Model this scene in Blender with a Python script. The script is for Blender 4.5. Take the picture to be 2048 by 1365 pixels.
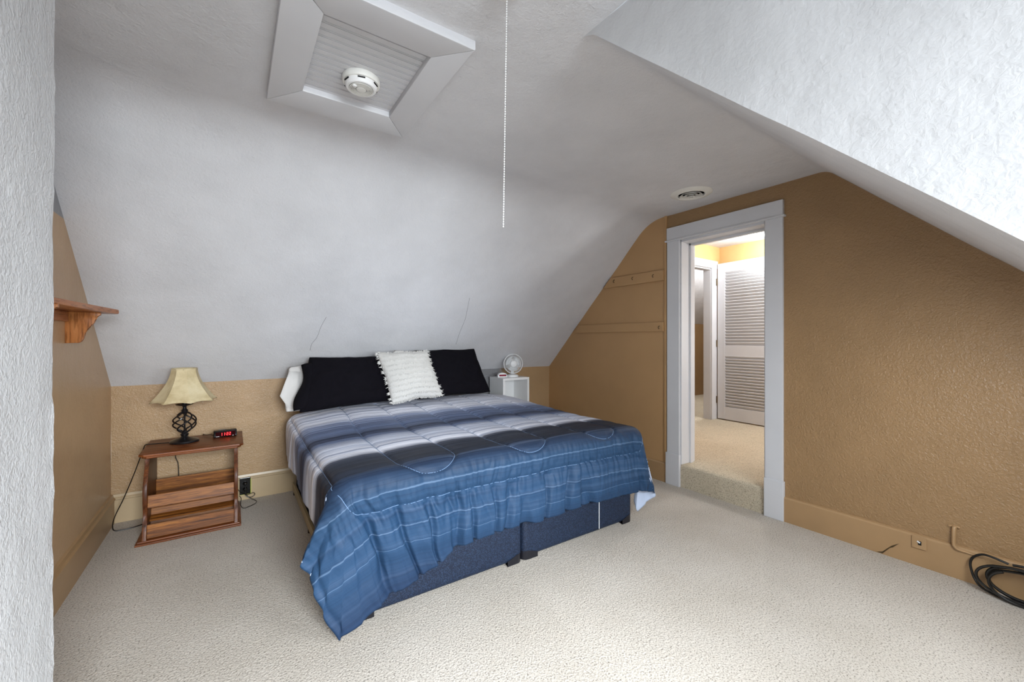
import bpy, bmesh, math, random
import numpy as np
from mathutils import Vector, Matrix, noise

sc = bpy.context.scene
for o in list(bpy.data.objects):
    bpy.data.objects.remove(o)
COL = sc.collection
random.seed(7)
PI = math.pi

# ------------------------------------------------------------------ camera
YAW = math.radians(55.9)
cam_d = bpy.data.cameras.new('camera')
cam = bpy.data.objects.new('camera', cam_d)
COL.objects.link(cam)
cam.location = (0, 0, 1.25)
cam.rotation_euler = (PI / 2, 0, -(PI / 2 - YAW))
cam_d.sensor_width = 36
cam_d.lens = 36 * 823 / 2048
cam_d.shift_y = -2.5 / 2048
cam_d.clip_start = 0.02
sc.camera = cam

# ------------------------------------------------------------------ world, lights, exposure
world = bpy.data.worlds.new('world')
sc.world = world
world.use_nodes = True
wb = world.node_tree.nodes['Background']
wb.inputs[0].default_value = (0.75, 0.87, 1.0, 1)
wb.inputs[1].default_value = 1.0
sc.view_settings.view_transform = 'Standard'
sc.view_settings.look = 'None'
sc.view_settings.exposure = 0.46
sc.view_settings.gamma = 1.0
sc.view_settings.use_curve_mapping = False
try:
    sc.cycles.max_bounces = 8
    sc.cycles.diffuse_bounces = 6
    sc.cycles.adaptive_threshold = 0.035
    sc.cycles.adaptive_min_samples = 16
    sc.cycles.glossy_bounces = 3
    sc.cycles.sample_clamp_indirect = 6.0
    sc.cycles.caustics_reflective = False
    sc.cycles.caustics_refractive = False
except Exception:
    pass


def area_light(name, loc, rot, sx, sy, power, col=(1, 1, 1), spread=PI):
    d = bpy.data.lights.new(name, 'AREA')
    d.shape = 'RECTANGLE'
    d.size, d.size_y = sx, sy
    d.energy = power
    d.color = col
    d.spread = spread
    o = bpy.data.objects.new(name, d)
    COL.objects.link(o)
    o.location = loc
    o.rotation_euler = rot
    return o


# daylight entering through the dormer window behind the camera
area_light('window_daylight', (0.34, -1.82, 1.50), (math.radians(58), 0, 0), 1.1, 1.35, 100, (0.88, 0.95, 1.0), math.radians(105))
# fill light added behind a made-up roof window in the front slope
area_light('roof_window_fill', (1.80, -0.235, 1.275), (math.radians(72), 0, 0), 1.25, 0.42, 40, (0.88, 0.95, 1.0))

# ------------------------------------------------------------------ dimensions
XL, XR, YK, HC = -0.69, 3.15, 3.85, 2.335
YB, ZK = 2.41, 0.932          # back crease, knee wall height
YFc = 1.05                    # front crease
YFK = -0.36                   # front knee wall
XD = 1.04                     # dormer cheek
XP = -0.362                   # partition face
YP = 1.453                    # partition end
YW = -1.70                    # window wall
ZS = 0.19                     # hall floor (one step up)


# ------------------------------------------------------------------ materials
def lin(c):
    def f(v):
        v /= 255.0
        return v / 12.92 if v <= 0.04045 else ((v + 0.055) / 1.055) ** 2.4
    return (f(c[0]), f(c[1]), f(c[2]), 1)


class NT:
    def __init__(self, name):
        self.m = bpy.data.materials.new(name)
        self.m.use_nodes = True
        self.t = self.m.node_tree
        self.b = self.t.nodes['Principled BSDF']

    def n(self, typ, **kw):
        nd = self.t.nodes.new(typ)
        for k, v in kw.items():
            setattr(nd, k, v)
        return nd

    def l(self, a, b):
        self.t.links.new(a, b)

    def coords(self, scale=(1, 1, 1), kind='Object', rot=(0, 0, 0)):
        tc = self.n('ShaderNodeTexCoord')
        mp = self.n('ShaderNodeMapping')
        mp.inputs['Scale'].default_value = scale
        mp.inputs['Rotation'].default_value = rot
        self.l(tc.outputs[kind], mp.inputs[0])
        return mp.outputs[0]

    def noise(self, vec, scale, detail=2, rough=0.5):
        nd = self.n('ShaderNodeTexNoise')
        nd.inputs['Scale'].default_value = scale
        nd.inputs['Detail'].default_value = detail
        nd.inputs['Roughness'].default_value = rough
        if vec is not None:
            self.l(vec, nd.inputs['Vector'])
        return nd.outputs['Fac']

    def ramp(self, fac, stops, interp='LINEAR'):
        nd = self.n('ShaderNodeValToRGB')
        cr = nd.color_ramp
        cr.interpolation = interp
        while len(cr.elements) < len(stops):
            cr.elements.new(0.5)
        for e, (p, c) in zip(cr.elements, stops):
            e.position = p
            e.color = c
        self.l(fac, nd.inputs[0])
        return nd.outputs[0]

    def mix(self, fac, a, b, mode='MIX'):
        nd = self.n('ShaderNodeMix', data_type='RGBA', blend_type=mode)
        for sock, v in ((nd.inputs[0], fac), (nd.inputs[6], a), (nd.inputs[7], b)):
            if isinstance(v, (int, float)):
                sock.default_value = v
            elif isinstance(v, tuple):
                sock.default_value = v
            else:
                self.l(v, sock)
        return nd.outputs[2]

    def math(self, op, a, b=None, c=None):
        nd = self.n('ShaderNodeMath', operation=op)
        for s, v in zip(nd.inputs, (a, b, c)):
            if v is None:
                continue
            if isinstance(v, (int, float)):
                s.default_value = v
            else:
                self.l(v, s)
        return nd.outputs[0]

    def bump(self, h, strength, dist, prev=None):
        nd = self.n('ShaderNodeBump')
        nd.inputs['Strength'].default_value = strength
        nd.inputs['Distance'].default_value = dist
        self.l(h, nd.inputs['Height'])
        if prev is not None:
            self.l(prev, nd.inputs['Normal'])
        self.l(nd.outputs[0], self.b.inputs['Normal'])
        return nd.outputs[0]

    def base(self, c, rough=0.5, spec=0.5, metal=0.0):
        if isinstance(c, tuple):
            self.b.inputs['Base Color'].default_value = c
        else:
            self.l(c, self.b.inputs['Base Color'])
        self.b.inputs['Roughness'].default_value = rough
        self.b.inputs['Specular IOR Level'].default_value = spec
        self.b.inputs['Metallic'].default_value = metal
        return self.m


def plain(name, rgb, rough=0.5, var=0.06, scale=6, spec=0.4, metal=0.0, bump=0.0, bscale=80):
    t = NT(name)
    v = t.coords()
    a = lin(rgb)
    lo = tuple(x * (1 - var) for x in a[:3]) + (1,)
    hi = tuple(min(1, x * (1 + var)) for x in a[:3]) + (1,)
    c = t.ramp(t.noise(v, scale, 3), [(0.3, lo), (0.7, hi)])
    if bump:
        t.bump(t.noise(v, bscale, 3), bump, 0.004)
    return t.base(c, rough, spec, metal)


def plaster(name, rgb, rough, fine, big, spec=0.35, extra=None):
    t = NT(name)
    v = t.coords()
    a = lin(rgb)
    lo = tuple(x * 0.94 for x in a[:3]) + (1,)
    hi = tuple(min(1, x * 1.05) for x in a[:3]) + (1,)
    c = t.ramp(t.noise(v, 3.0, 4, 0.6), [(0.3, lo), (0.7, hi)])
    if extra:
        c = extra(t, v, c)
    b1 = t.bump(t.noise(v, 9, 3, 0.55), big, 0.02)
    ns = t.n('ShaderNodeTexNoise')
    ns.inputs['Scale'].default_value = 85
    ns.inputs['Detail'].default_value = 3
    ns.inputs['Distortion'].default_value = 0.8
    t.l(v, ns.inputs['Vector'])
    h = t.ramp(ns.outputs['Fac'], [(0.35, (0, 0, 0, 1)), (0.75, (1, 1, 1, 1))])
    t.bump(h, fine, 0.006, b1)
    return t.base(c, rough, spec)


def sep_mask(t, v, axis, lo, hi, soft=0.004):
    s = t.n('ShaderNodeSeparateXYZ')
    t.l(v, s.inputs[0])
    m1 = t.n('ShaderNodeMapRange', interpolation_type='SMOOTHSTEP')
    m1.inputs[1].default_value, m1.inputs[2].default_value = lo - soft, lo + soft
    t.l(s.outputs[axis], m1.inputs[0])
    m2 = t.n('ShaderNodeMapRange', interpolation_type='SMOOTHSTEP')
    m2.inputs[1].default_value, m2.inputs[2].default_value = hi - soft, hi + soft
    t.l(s.outputs[axis], m2.inputs[0])
    return t.math('SUBTRACT', m1.outputs[0], m2.outputs[0])


TAN = (150, 119, 83)
M = {}
M['ceil'] = plaster('ceiling_plaster', (209, 209, 212), 0.55, 0.22, 0.25)
M['cheek'] = plaster('dormer_plaster', (196, 196, 197), 0.6, 0.09, 0.22)
M['part'] = plaster('partition_plaster', (194, 194, 195), 0.5, 0.30, 0.25)
M['tan'] = plaster('tan_wall_paint', TAN, 0.36, 0.42, 0.25, 0.45)


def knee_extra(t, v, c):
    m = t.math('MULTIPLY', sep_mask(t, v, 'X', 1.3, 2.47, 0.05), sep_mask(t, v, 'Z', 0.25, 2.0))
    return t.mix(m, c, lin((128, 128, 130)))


def gable_extra(t, v, c):
    return t.mix(sep_mask(t, v, 'Z', 1.845, 9), c, lin((140, 141, 145)))


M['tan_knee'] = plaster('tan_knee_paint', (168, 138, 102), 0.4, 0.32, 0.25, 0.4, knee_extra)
M['tan_gable'] = plaster('tan_gable_paint', (186, 154, 118), 0.36, 0.12, 0.2, 0.45, gable_extra)
M['tan_board'] = plain('tan_board_paint', (180, 143, 100), 0.45, 0.04, 3, bump=0.12, bscale=14)
M['tan_trim'] = plain('tan_gloss_trim', (164, 132, 95), 0.35, 0.05, 5, bump=0.05, bscale=30)
M['knee_trim'] = plain('cream_tan_gloss_trim', (182, 160, 128), 0.35, 0.05, 5, bump=0.05, bscale=30)
M['white_trim'] = plain('white_gloss_trim', (204, 204, 207), 0.35, 0.025, 4, bump=0.05, bscale=25)
M['white'] = plain('white_plastic', (232, 232, 232), 0.35, 0.02)
M['offwhite'] = plain('aged_white_plastic', (222, 221, 216), 0.4, 0.03)
M['hallwall'] = plaster('hall_yellow_paint', (198, 164, 112), 0.5, 0.1, 0.1)
M['black'] = plain('black_metal', (22, 20, 22), 0.28, 0.1, 30, 0.5)
M['blackplastic'] = plain('black_plastic', (16, 15, 16), 0.25, 0.1, 30, 0.5)
M['blackrubber'] = plain('black_rubber', (20, 18, 15), 0.38, 0.2, 30, 0.5)
M['dark'] = plain('dark_void', (14, 13, 12), 0.8)
M['screw'] = plain('tarnished_screw', (90, 74, 52), 0.4, 0.2, 40, 0.5, 0.6)


def carpet(name, rgb, dark, sc_=1.0, bump=0.42):
    t = NT(name)
    v = t.coords()
    a = lin(rgb)
    d = lin(dark)
    f1 = t.noise(v, 150 * sc_, 4, 0.75)
    c1 = t.ramp(f1, [(0.34, d), (0.47, a), (0.66, tuple(min(1, x * 1.12) for x in a[:3]) + (1,))])
    f2 = t.noise(v, 2.2, 4, 0.6)
    c2 = t.ramp(f2, [(0.3, (0.9, 0.89, 0.87, 1)), (0.65, (1, 1, 1, 1))])
    c = t.mix(1.0, c1, c2, 'MULTIPLY')
    vo = t.n('ShaderNodeTexVoronoi')
    vo.inputs['Scale'].default_value = 120 * sc_
    t.l(v, vo.inputs['Vector'])
    b = t.bump(f1, bump, 0.006)
    t.bump(vo.outputs['Distance'], bump * 0.7, 0.006, b)
    return t.base(c, 0.95, 0.1)


M['carpet'] = carpet('beige_loop_carpet', (195, 187, 177), (92, 83, 74))
M['hallcarpet'] = carpet('hall_plush_carpet', (206, 194, 172), (118, 104, 86), 1.0, 0.7)


def wood(name, c1, c2, c3, axis='X', rough=0.3, fine=26.0):
    t = NT(name)
    st = {'X': (1.2, fine, fine), 'Y': (fine, 1.2, fine), 'Z': (fine, fine, 1.2)}[axis]
    v = t.coords(st)
    ns = t.n('ShaderNodeTexNoise')
    ns.inputs['Scale'].default_value = 1.6
    ns.inputs['Detail'].default_value = 6
    ns.inputs['Roughness'].default_value = 0.65
    ns.inputs['Distortion'].default_value = 0.7
    t.l(v, ns.inputs['Vector'])
    c = t.ramp(ns.outputs['Fac'], [(0.3, lin(c1)), (0.47, lin(c2)), (0.68, lin(c3))])
    st2 = tuple(x * 5 for x in st)
    f2 = t.noise(t.coords(st2), 2.0, 3)
    c = t.mix(1.0, c, t.ramp(f2, [(0.36, (0.55, 0.5, 0.45, 1)), (0.5, (1, 1, 1, 1))]), 'MULTIPLY')
    t.bump(f2, 0.15, 0.002)
    return t.base(c, rough, 0.3)


M['oakx'] = wood('oak_along_x', (66, 34, 11), (124, 72, 26), (168, 108, 46), 'X', 0.5)
M['oakz'] = wood('oak_along_z', (50, 25, 11), (88, 46, 20), (120, 68, 32), 'Z', 0.42)
M['oaktop'] = wood('oak_red_top', (70, 34, 15), (110, 58, 26), (140, 80, 40), 'X', 0.4)
M['pine'] = wood('honey_pine', (130, 78, 40), (176, 112, 62), (196, 134, 80), 'Z', 0.35, 14)
M['piney'] = wood('honey_pine_y', (124, 70, 40), (160, 98, 58), (182, 120, 74), 'Y', 0.35, 14)

# glass
t = NT('window_glass')
tr = t.n('ShaderNodeBsdfTransparent')
gl = t.n('ShaderNodeBsdfGlossy')
gl.inputs['Roughness'].default_value = 0.02
mx = t.n('ShaderNodeMixShader')
mx.inputs[0].default_value = 0.06
t.l(tr.outputs[0], mx.inputs[1])
t.l(gl.outputs[0], mx.inputs[2])
t.l(mx.outputs[0], t.t.nodes['Material Output'].inputs[0])
M['glass'] = t.m


def emit(name, rgb, s):
    t = NT(name)
    t.b.inputs['Base Color'].default_value = lin(rgb)
    t.b.inputs['Emission Color'].default_value = lin(rgb)
    t.b.inputs['Emission Strength'].default_value = s
    return t.m


M['red_led'] = emit('red_led', (255, 24, 34), 1.6)
M['hall_lamp'] = emit('hall_lamp_glow', (255, 250, 242), 5.0)


# ------------------------------------------------------------------ mesh helpers
def mesh(name, vs, fs, mat=None, parent=None, smooth=False, autosm=None):
    me = bpy.data.meshes.new(name)
    me.from_pydata([tuple(v) for v in vs], [], [tuple(f) for f in fs])
    bm = bmesh.new()
    bm.from_mesh(me)
    bmesh.ops.recalc_face_normals(bm, faces=bm.faces)
    bm.to_mesh(me)
    bm.free()
    return link(name, me, mat, parent, smooth, autosm)


def link(name, me, mat=None, parent=None, smooth=False, autosm=None):
    if smooth:
        for p in me.polygons:
            p.use_smooth = True
        if autosm:
            me.set_sharp_from_angle(angle=math.radians(autosm))
    if mat is not None and not me.materials:
        me.materials.append(M[mat] if isinstance(mat, str) else mat)
    o = bpy.data.objects.new(name, me)
    COL.objects.link(o)
    if parent is not None:
        o.parent = parent
    return o


class B:
    """collects shapes into one bmesh"""

    def __init__(self):
        self.bm = bmesh.new()

    def box(self, x0, x1, y0, y1, z0, z1, bev=0.0, mat=None, seg=2):
        r = bmesh.ops.create_cube(self.bm, size=1.0)
        vs = r['verts']
        for v in vs:
            v.co = Vector((x0 + (v.co.x + .5) * (x1 - x0), y0 + (v.co.y + .5) * (y1 - y0), z0 + (v.co.z + .5) * (z1 - z0)))
        if mat is not None:
            for v in vs:
                v.co = mat @ v.co
        if bev:
            es = list({e for v in vs for e in v.link_edges})
            bmesh.ops.bevel(self.bm, geom=es, offset=bev, segments=seg, profile=0.6, affect='EDGES')
        return self

    def prism(self, pts, axis, a0, a1, bev=0.0):
        """polygon pts (2D) extruded along axis from a0 to a1; 2D are the other two axes in xyz order"""
        def co(p, a):
            return {'X': (a, p[0], p[1]), 'Y': (p[0], a, p[1]), 'Z': (p[0], p[1], a)}[axis]
        lo = [self.bm.verts.new(co(p, a0)) for p in pts]
        hi = [self.bm.verts.new(co(p, a1)) for p in pts]
        n = len(pts)
        fs = [self.bm.faces.new(lo[::-1]), self.bm.faces.new(hi)]
        for i in range(n):
            fs.append(self.bm.faces.new((lo[i], lo[(i + 1) % n], hi[(i + 1) % n], hi[i])))
        if bev:
            es = [e for f in fs[:2] for e in f.edges]
            bmesh.ops.bevel(self.bm, geom=es, offset=bev, segments=2, profile=0.5, affect='EDGES')
        return self

    def lathe(self, prof, c=(0, 0, 0), seg=24, axis='Z', closed=False):
        rings = []
        for r, z in prof:
            ring = []
            for k in range(seg):
                a = 2 * PI * k / seg
                p = (r * math.cos(a), r * math.sin(a), z)
                if axis == 'Y':
                    p = (p[0], p[2], p[1])
                if axis == 'X':
                    p = (p[2], p[0], p[1])
                ring.append(self.bm.verts.new((p[0] + c[0], p[1] + c[1], p[2] + c[2])))
            rings.append(ring)
        m = len(rings)
        for i in range(m if closed else m - 1):
            A, C = rings[i], rings[(i + 1) % m]
            for k in range(seg):
                self.bm.faces.new((A[k], A[(k + 1) % seg], C[(k + 1) % seg], C[k]))
        if not closed:
            for ring, pr in ((rings[0], prof[0]), (rings[-1], prof[-1])):
                if pr[0] > 1e-5:
                    self.bm.faces.new(ring)
        return self

    def tube(self, pts, r, seg=8, smooth=0, closed=False):
        P = [Vector(p) for p in pts]
        if smooth:
            P = catmull(P, smooth, closed)
        n = len(P)
        prev = None
        rings = []
        for i in range(n):
            if closed:
                d = P[(i + 1) % n] - P[i - 1]
            else:
                d = P[min(i + 1, n - 1)] - P[max(i - 1, 0)]
            d.normalize()
            if prev is None:
                u = d.orthogonal().normalized()
            else:
                u = (prev - d * prev.dot(d))
                u = u.normalized() if u.length > 1e-6 else d.orthogonal().normalized()
            prev = u
            w = d.cross(u)
            rr = r(i / (n - 1)) if callable(r) else r
            rings.append([self.bm.verts.new(P[i] + (u * math.cos(2 * PI * k / seg) + w * math.sin(2 * PI * k / seg)) * rr) for k in range(seg)])
        for i in range(n if closed else n - 1):
            A, C = rings[i], rings[(i + 1) % n]
            for k in range(seg):
                self.bm.faces.new((A[k], A[(k + 1) % seg], C[(k + 1) % seg], C[k]))
        if not closed:
            self.bm.faces.new(rings[0])
            self.bm.faces.new(rings[-1])
        return self

    def done(self, name, mat, parent=None, smooth=False, autosm=35):
        bmesh.ops.recalc_face_normals(self.bm, faces=self.bm.faces)
        me = bpy.data.meshes.new(name)
        self.bm.to_mesh(me)
        self.bm.free()
        return link(name, me, mat, parent, smooth, autosm if smooth else None)


def catmull(P, k, closed=False):
    P = [Vector(p) for p in P]
    n = len(P)
    out = []
    for i in range(n if closed else n - 1):
        if closed:
            a, b, c, d = P[i - 1], P[i], P[(i + 1) % n], P[(i + 2) % n]
        else:
            a, b, c, d = P[max(i - 1, 0)], P[i], P[i + 1], P[min(i + 2, n - 1)]
        for j in range(k):
            t = j / k
            out.append(0.5 * ((2 * b) + (c - a) * t + (2 * a - 5 * b + 4 * c - d) * t * t + (3 * b - a - 3 * c + d) * t ** 3))
    if not closed:
        out.append(P[-1])
    return out


def empty(name, loc=(0, 0, 0), rz=0.0):
    o = bpy.data.objects.new(name, None)
    o.empty_display_size = 0.05
    COL.objects.link(o)
    o.location = loc
    o.rotation_euler = (0, 0, rz)
    return o


def tag(o, label=None, cat=None, group=None, kind=None):
    if label:
        o['label'] = label
    if cat:
        o['category'] = cat
    if group:
        o['group'] = group
    if kind:
        o['kind'] = kind
    return o


def struct(o, label, cat):
    return tag(o, label, cat, kind='structure')


def nz(x, y=0.0, z=0.0):
    return noise.noise(Vector((x, y, z)))


def fillet(pts, i, r, n=8):
    """replace corner i of an open 2D polyline by an arc-like bezier"""
    p, q, s = (Vector(pts[i - 1]), Vector(pts[i]), Vector(pts[i + 1]))
    a = q + (p - q).normalized() * r
    b = q + (s - q).normalized() * r
    arc = []
    for k in range(n + 1):
        t = k / n
        arc.append(tuple(a * (1 - t) ** 2 + q * 2 * t * (1 - t) + b * t * t))
    return pts[:i] + arc + pts[i + 1:]


# ================================================================== STRUCTURE
struct(B().box(XL - .1, XR, YW, YK, -0.06, 0.0).done('floor', 'carpet'), 'beige speckled wall to wall carpet of the attic bedroom', 'floor')

# ceiling with slopes: profile in (Y, z)
prof_a = fillet([(YK, ZK), (YB, HC), (YW, HC)], 1, 0.17, 10)
slope_f = (HC - 1.574) / (YFc - 0.258)
ZFK = HC - slope_f * (YFc - YFK)
prof_b = [(YK, ZK), (YB, HC), (YFc, HC), (YFK, ZFK)]
prof_b = fillet(prof_b, 2, 0.05, 6)
prof_b = fillet(prof_b, 1, 0.17, 10)


def dense(prof, step=0.06):
    out = [prof[0]]
    for p, q in zip(prof, prof[1:]):
        n = max(1, int(math.hypot(q[0] - p[0], q[1] - p[1]) / step))
        for k in range(1, n + 1):
            out.append((p[0] + (q[0] - p[0]) * k / n, p[1] + (q[1] - p[1]) * k / n))
    return out


def wob(x, y, z):
    return 0.006 * nz(x * 1.3, y * 1.3, z * 1.3 + 5) + 0.0025 * nz(x * 5, y * 5, z * 5)


def sheet(prof, x0, x1, n, vs, fs):
    P = dense(prof)
    base = len(vs)
    m = len(P)
    for i in range(n + 1):
        x = x0 + (x1 - x0) * i / n
        for (y, z) in P:
            vs.append((x, y, z + wob(x, y, z)))
    for i in range(n):
        for j in range(m - 1):
            a = base + i * m + j
            fs.append((a, a + 1, a + m + 1, a + m))


vs, fs = [], []
sheet(prof_a, XL, XD, 30, vs, fs)
RWX0, RWX1, RWY0, RWY1 = 1.15, 2.45, -.31, .02
zs_ = lambda y: HC - slope_f * (YFc - y)
sheet(prof_b[:-1] + [(RWY1, zs_(RWY1))], XD, XR, 36, vs, fs)
sheet([(RWY1, zs_(RWY1)), (RWY0, zs_(RWY0))], XD, RWX0, 5, vs, fs)
sheet([(RWY1, zs_(RWY1)), (RWY0, zs_(RWY0))], RWX1, XR, 5, vs, fs)
sheet([(RWY0, zs_(RWY0)), (YFK, ZFK)], XD, XR, 20, vs, fs)
ceil_o = struct(mesh('ceiling', vs, fs, 'ceil', smooth=True), 'white plaster attic ceiling with sloped sides', 'ceiling')
# hairline plaster cracks on the back slope
nrm = Vector((0, -(HC - ZK), -(YK - YB))).normalized()
for pts in ([(.58, 3.35, 1.42), (.555, 3.42, 1.35), (.539, 3.503, 1.269), (.51, 3.56, 1.213), (.505, 3.613, 1.162)],
            [(1.69, 3.15, 1.61), (1.72, 3.25, 1.515), (1.743, 3.336, 1.432), (1.75, 3.46, 1.31), (1.769, 3.572, 1.202)]):
    P = []
    for x, y, z in pts:
        zz = HC - (y - YB) * (HC - ZK) / (YK - YB)
        P.append(Vector((x, y, zz + wob(x, y, zz))) + nrm * 0.0002)
    B().tube(P, 0.0009, 5, 5).done('plaster_crack', 'dark', ceil_o)

# dormer cheek: between flat ceiling and front slope
pb = [p for p in dense(prof_b) if p[0] <= YFc + .13]
vs, fs = [], []
for k, (y, z) in enumerate(pb):
    wz = z + wob(XD, y, z)
    for j in range(9):
        zz = wz + (HC + .02 - wz) * j / 8
        vs.append((XD + 0.004 * nz(y * 3, zz * 3, 2) * (0 if j == 0 else 1), y, zz))
for k in range(len(pb) - 1):
    for j in range(8):
        a = k * 9 + j
        fs.append((a, a + 1, a + 10, a + 9))
n0 = len(vs)
vs += [(XD, YFK, 0), (XD, YFK, HC), (XD, YW, HC), (XD, YW, 0)]
fs.append((n0, n0 + 1, n0 + 2, n0 + 3))
struct(mesh('wall_dormer_right', vs, fs, 'cheek', smooth=True, autosm=40), 'bright white plaster dormer cheek at the upper right', 'wall')
struct(mesh('wall_front', [(XD, YFK, 0), (XR, YFK, 0), (XR, YFK, ZFK), (XD, YFK, ZFK)], [(0, 1, 2, 3)], 'tan'), 'low tan knee wall under the front slope', 'wall')

# knee wall
vs, fs = [], []
NX, NZ = 60, 12
for i in range(NX + 1):
    for j in range(NZ + 1):
        x = XL + (XR - XL) * i / NX
        z = (ZK + .012) * j / NZ
        vs.append((x, YK + 0.004 * nz(x * 2, z * 3, 8), z))
for i in range(NX):
    for j in range(NZ):
        a = i * (NZ + 1) + j
        fs.append((a, a + NZ + 1, a + NZ + 2, a + 1))
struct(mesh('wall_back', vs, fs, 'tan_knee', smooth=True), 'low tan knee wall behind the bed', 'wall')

# left gable wall
gp = [(YP - .2, 0), (YK, 0), (YK, ZK + .01)] + [(y, z + wob(XL, y, z)) for y, z in dense(prof_a) if y > YP - .2][1:] + [(YP - .2, HC)]
struct(mesh('wall_left', [(XL, y, z) for y, z in gp], [tuple(range(len(gp)))], 'tan_gable'), 'narrow tan gable wall on the left', 'wall')

# partition on the left
vs, fs = [], []
NYp, NZp = 16, 90
for j in range(NZp + 1):
    z = HC * j / NZp
    for i in range(NYp + 1):
        u = i / NYp
        y = YW + (YP - YW) * (1 - (1 - u) ** 2)
        ed = 1.0 if i == NYp else 0.0
        rw = 0.0035 * nz(z * 14, 3.3) + 0.002 * nz(z * 40, 1.1)
        vs.append((XP + 0.004 * (z - 1.25) * -1 * 0 + (rw * ed) + 0.003 * nz(y * 3, z * 3, 4), y + (0.010 * (z - 1.25)) * (u > .5) , z))
for j in range(NZp):
    for i in range(NYp):
        a = j * (NYp + 1) + i
        fs.append((a, a + 1, a + NYp + 2, a + NYp + 1))
base = len(vs)
for j in range(NZp + 1):
    vs.append((XL - .02, vs[j * (NYp + 1) + NYp][1] + .0, HC * j / NZp))
for j in range(NZp):
    a = j * (NYp + 1) + NYp
    fs.append((a, base + j, base + j + 1, a + NYp + 1))
struct(mesh('wall_partition', vs, fs, 'part', smooth=True, autosm=40), 'rough grey white plaster partition at the left edge', 'wall')

# window wall behind the camera
WX0, WX1, WZ0, WZ1 = -0.20, 0.88, 0.78, 2.16
b = B()
b.box(XL, WX0, YW - .12, YW, 0, HC)
b.box(WX1, XD + .1, YW - .12, YW, 0, HC)
b.box(WX0, WX1, YW - .12, YW, 0, WZ0)
b.box(WX0, WX1, YW - .12, YW, WZ1, HC)
struct(b.done('wall_window', 'tan'), 'tan dormer end wall holding the window', 'wall')
win = empty('window_1', (0, 0, 0))
struct(win, 'white double hung dormer window', 'window')
for (x0, x1, z0, z1) in ((WX0 - .09, WX0, WZ0 - .02, WZ1 + .1), (WX1, WX1 + .09, WZ0 - .02, WZ1 + .1), (WX0, WX1, WZ1, WZ1 + .1)):
    B().box(x0, x1, YW, YW + .02, z0, z1, .003).done('window_casing', 'white_trim', win)
B().box(WX0 - .12, WX1 + .12, YW - .02, YW + .06, WZ0 - .05, WZ0 - .02, .005).done('window_sill', 'white_trim', win)
for (z0, z1, yy) in ((WZ0, 1.44, YW - .05), (1.40, WZ1, YW - .085)):
    f = B()
    f.box(WX0, WX0 + .045, yy, yy + .03, z0, z1).box(WX1 - .045, WX1, yy, yy + .03, z0, z1)
    f.box(WX0, WX1, yy, yy + .03, z0, z0 + .05).box(WX0, WX1, yy, yy + .03, z1 - .04, z1)
    so = f.done('sash', 'white_trim', win)
    B().box(WX0 + .04, WX1 - .04, yy + .012, yy + .016, z0 + .04, z1 - .03).done('pane', 'glass', so)

# added roof window low in the front slope, an opening for fill light
rw = empty('added_roof_window', (0, 0, 0))
struct(rw, 'white framed roof window added low in the front slope for fill light', 'window')
an_ = math.atan(slope_f)
L_ = (RWY1 - RWY0) / math.cos(an_)
RM = Matrix.Translation((RWX0, RWY0, zs_(RWY0))) @ Matrix.Rotation(an_, 4, 'X')
W_ = RWX1 - RWX0
for (a0, a1, c0, c1) in ((-.05, .03, -.05, L_ + .05), (W_ - .03, W_ + .05, -.05, L_ + .05), (.03, W_ - .03, -.05, .03), (.03, W_ - .03, L_ - .03, L_ + .05)):
    B().box(a0, a1, c0, c1, -.02, .05, .003, RM).done('frame_board', 'white_trim', rw)
B().box(.02, W_ - .02, .02, L_ - .02, .030, .034, 0, RM).done('pane', 'glass', rw)

# right (door) wall with opening
DY0, DY1, DZ = 1.415, 2.095, 2.092


def ztop(y):
    if y >= YB:
        return HC - (y - YB) * (HC - ZK) / (YK - YB) + .015
    if y <= YFc:
        return HC - (YFc - y) * slope_f + .015
    return HC + .015


def wallpoly(y0, y1, zlo):
    ys = [y0] + [y for y in (YFc, YB) if y0 < y < y1] + [y1]
    return [(y0, zlo), (y1, zlo)] + [(y, ztop(y)) for y in ys[::-1]]


YBAT = 2.235
b = B()
for pp in (wallpoly(YFK, DY0, 0), wallpoly(DY0, DY1, DZ), wallpoly(DY1, YBAT, 0)):
    b.prism(pp, 'X', XR, XR + .19)
wr = struct(b.done('wall_right', 'tan'), 'tan textured gable wall with the doorway', 'wall')
struct(B().prism(wallpoly(YBAT, YK + .05, 0), 'X', XR - .004, XR + .19).done('wall_right_panel', 'tan_board'), 'smooth tan boarded wall between the doorway and the knee wall', 'wall')

# baseboards
bbp = lambda d0: [(0, 0), (-.020, 0), (-.020, .155), (-.026, .160), (-.026, .168), (-.016, .176), (-.012, .192), (0, .196)]
struct(B().prism([(YK + .004 + p[0], p[1]) for p in bbp(0)], 'X', XL, XR).done('baseboard_back', 'knee_trim'), 'tan moulded baseboard along the knee wall', 'baseboard')
struct(B().prism([(XL - p[0], p[1]) for p in bbp(0)], 'Y', YP - .2, YK).done('baseboard_left', 'tan_trim'), 'tan moulded baseboard along the left gable wall', 'baseboard')
bb = lambda y0, y1: B().prism([(XR + .0, 0), (XR - .018, 0), (XR - .018, .158), (XR - .012, .168), (XR, .172)], 'Y', y0, y1)
bbr = struct(bb(YFK, 1.293).done('baseboard_right', 'tan_trim'), 'tan baseboard right of the doorway, with a paint chip', 'baseboard')
struct(bb(2.218, YK).done('baseboard_right_panel', 'tan_trim'), 'tan baseboard between the doorway and the bed', 'baseboard')
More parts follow.
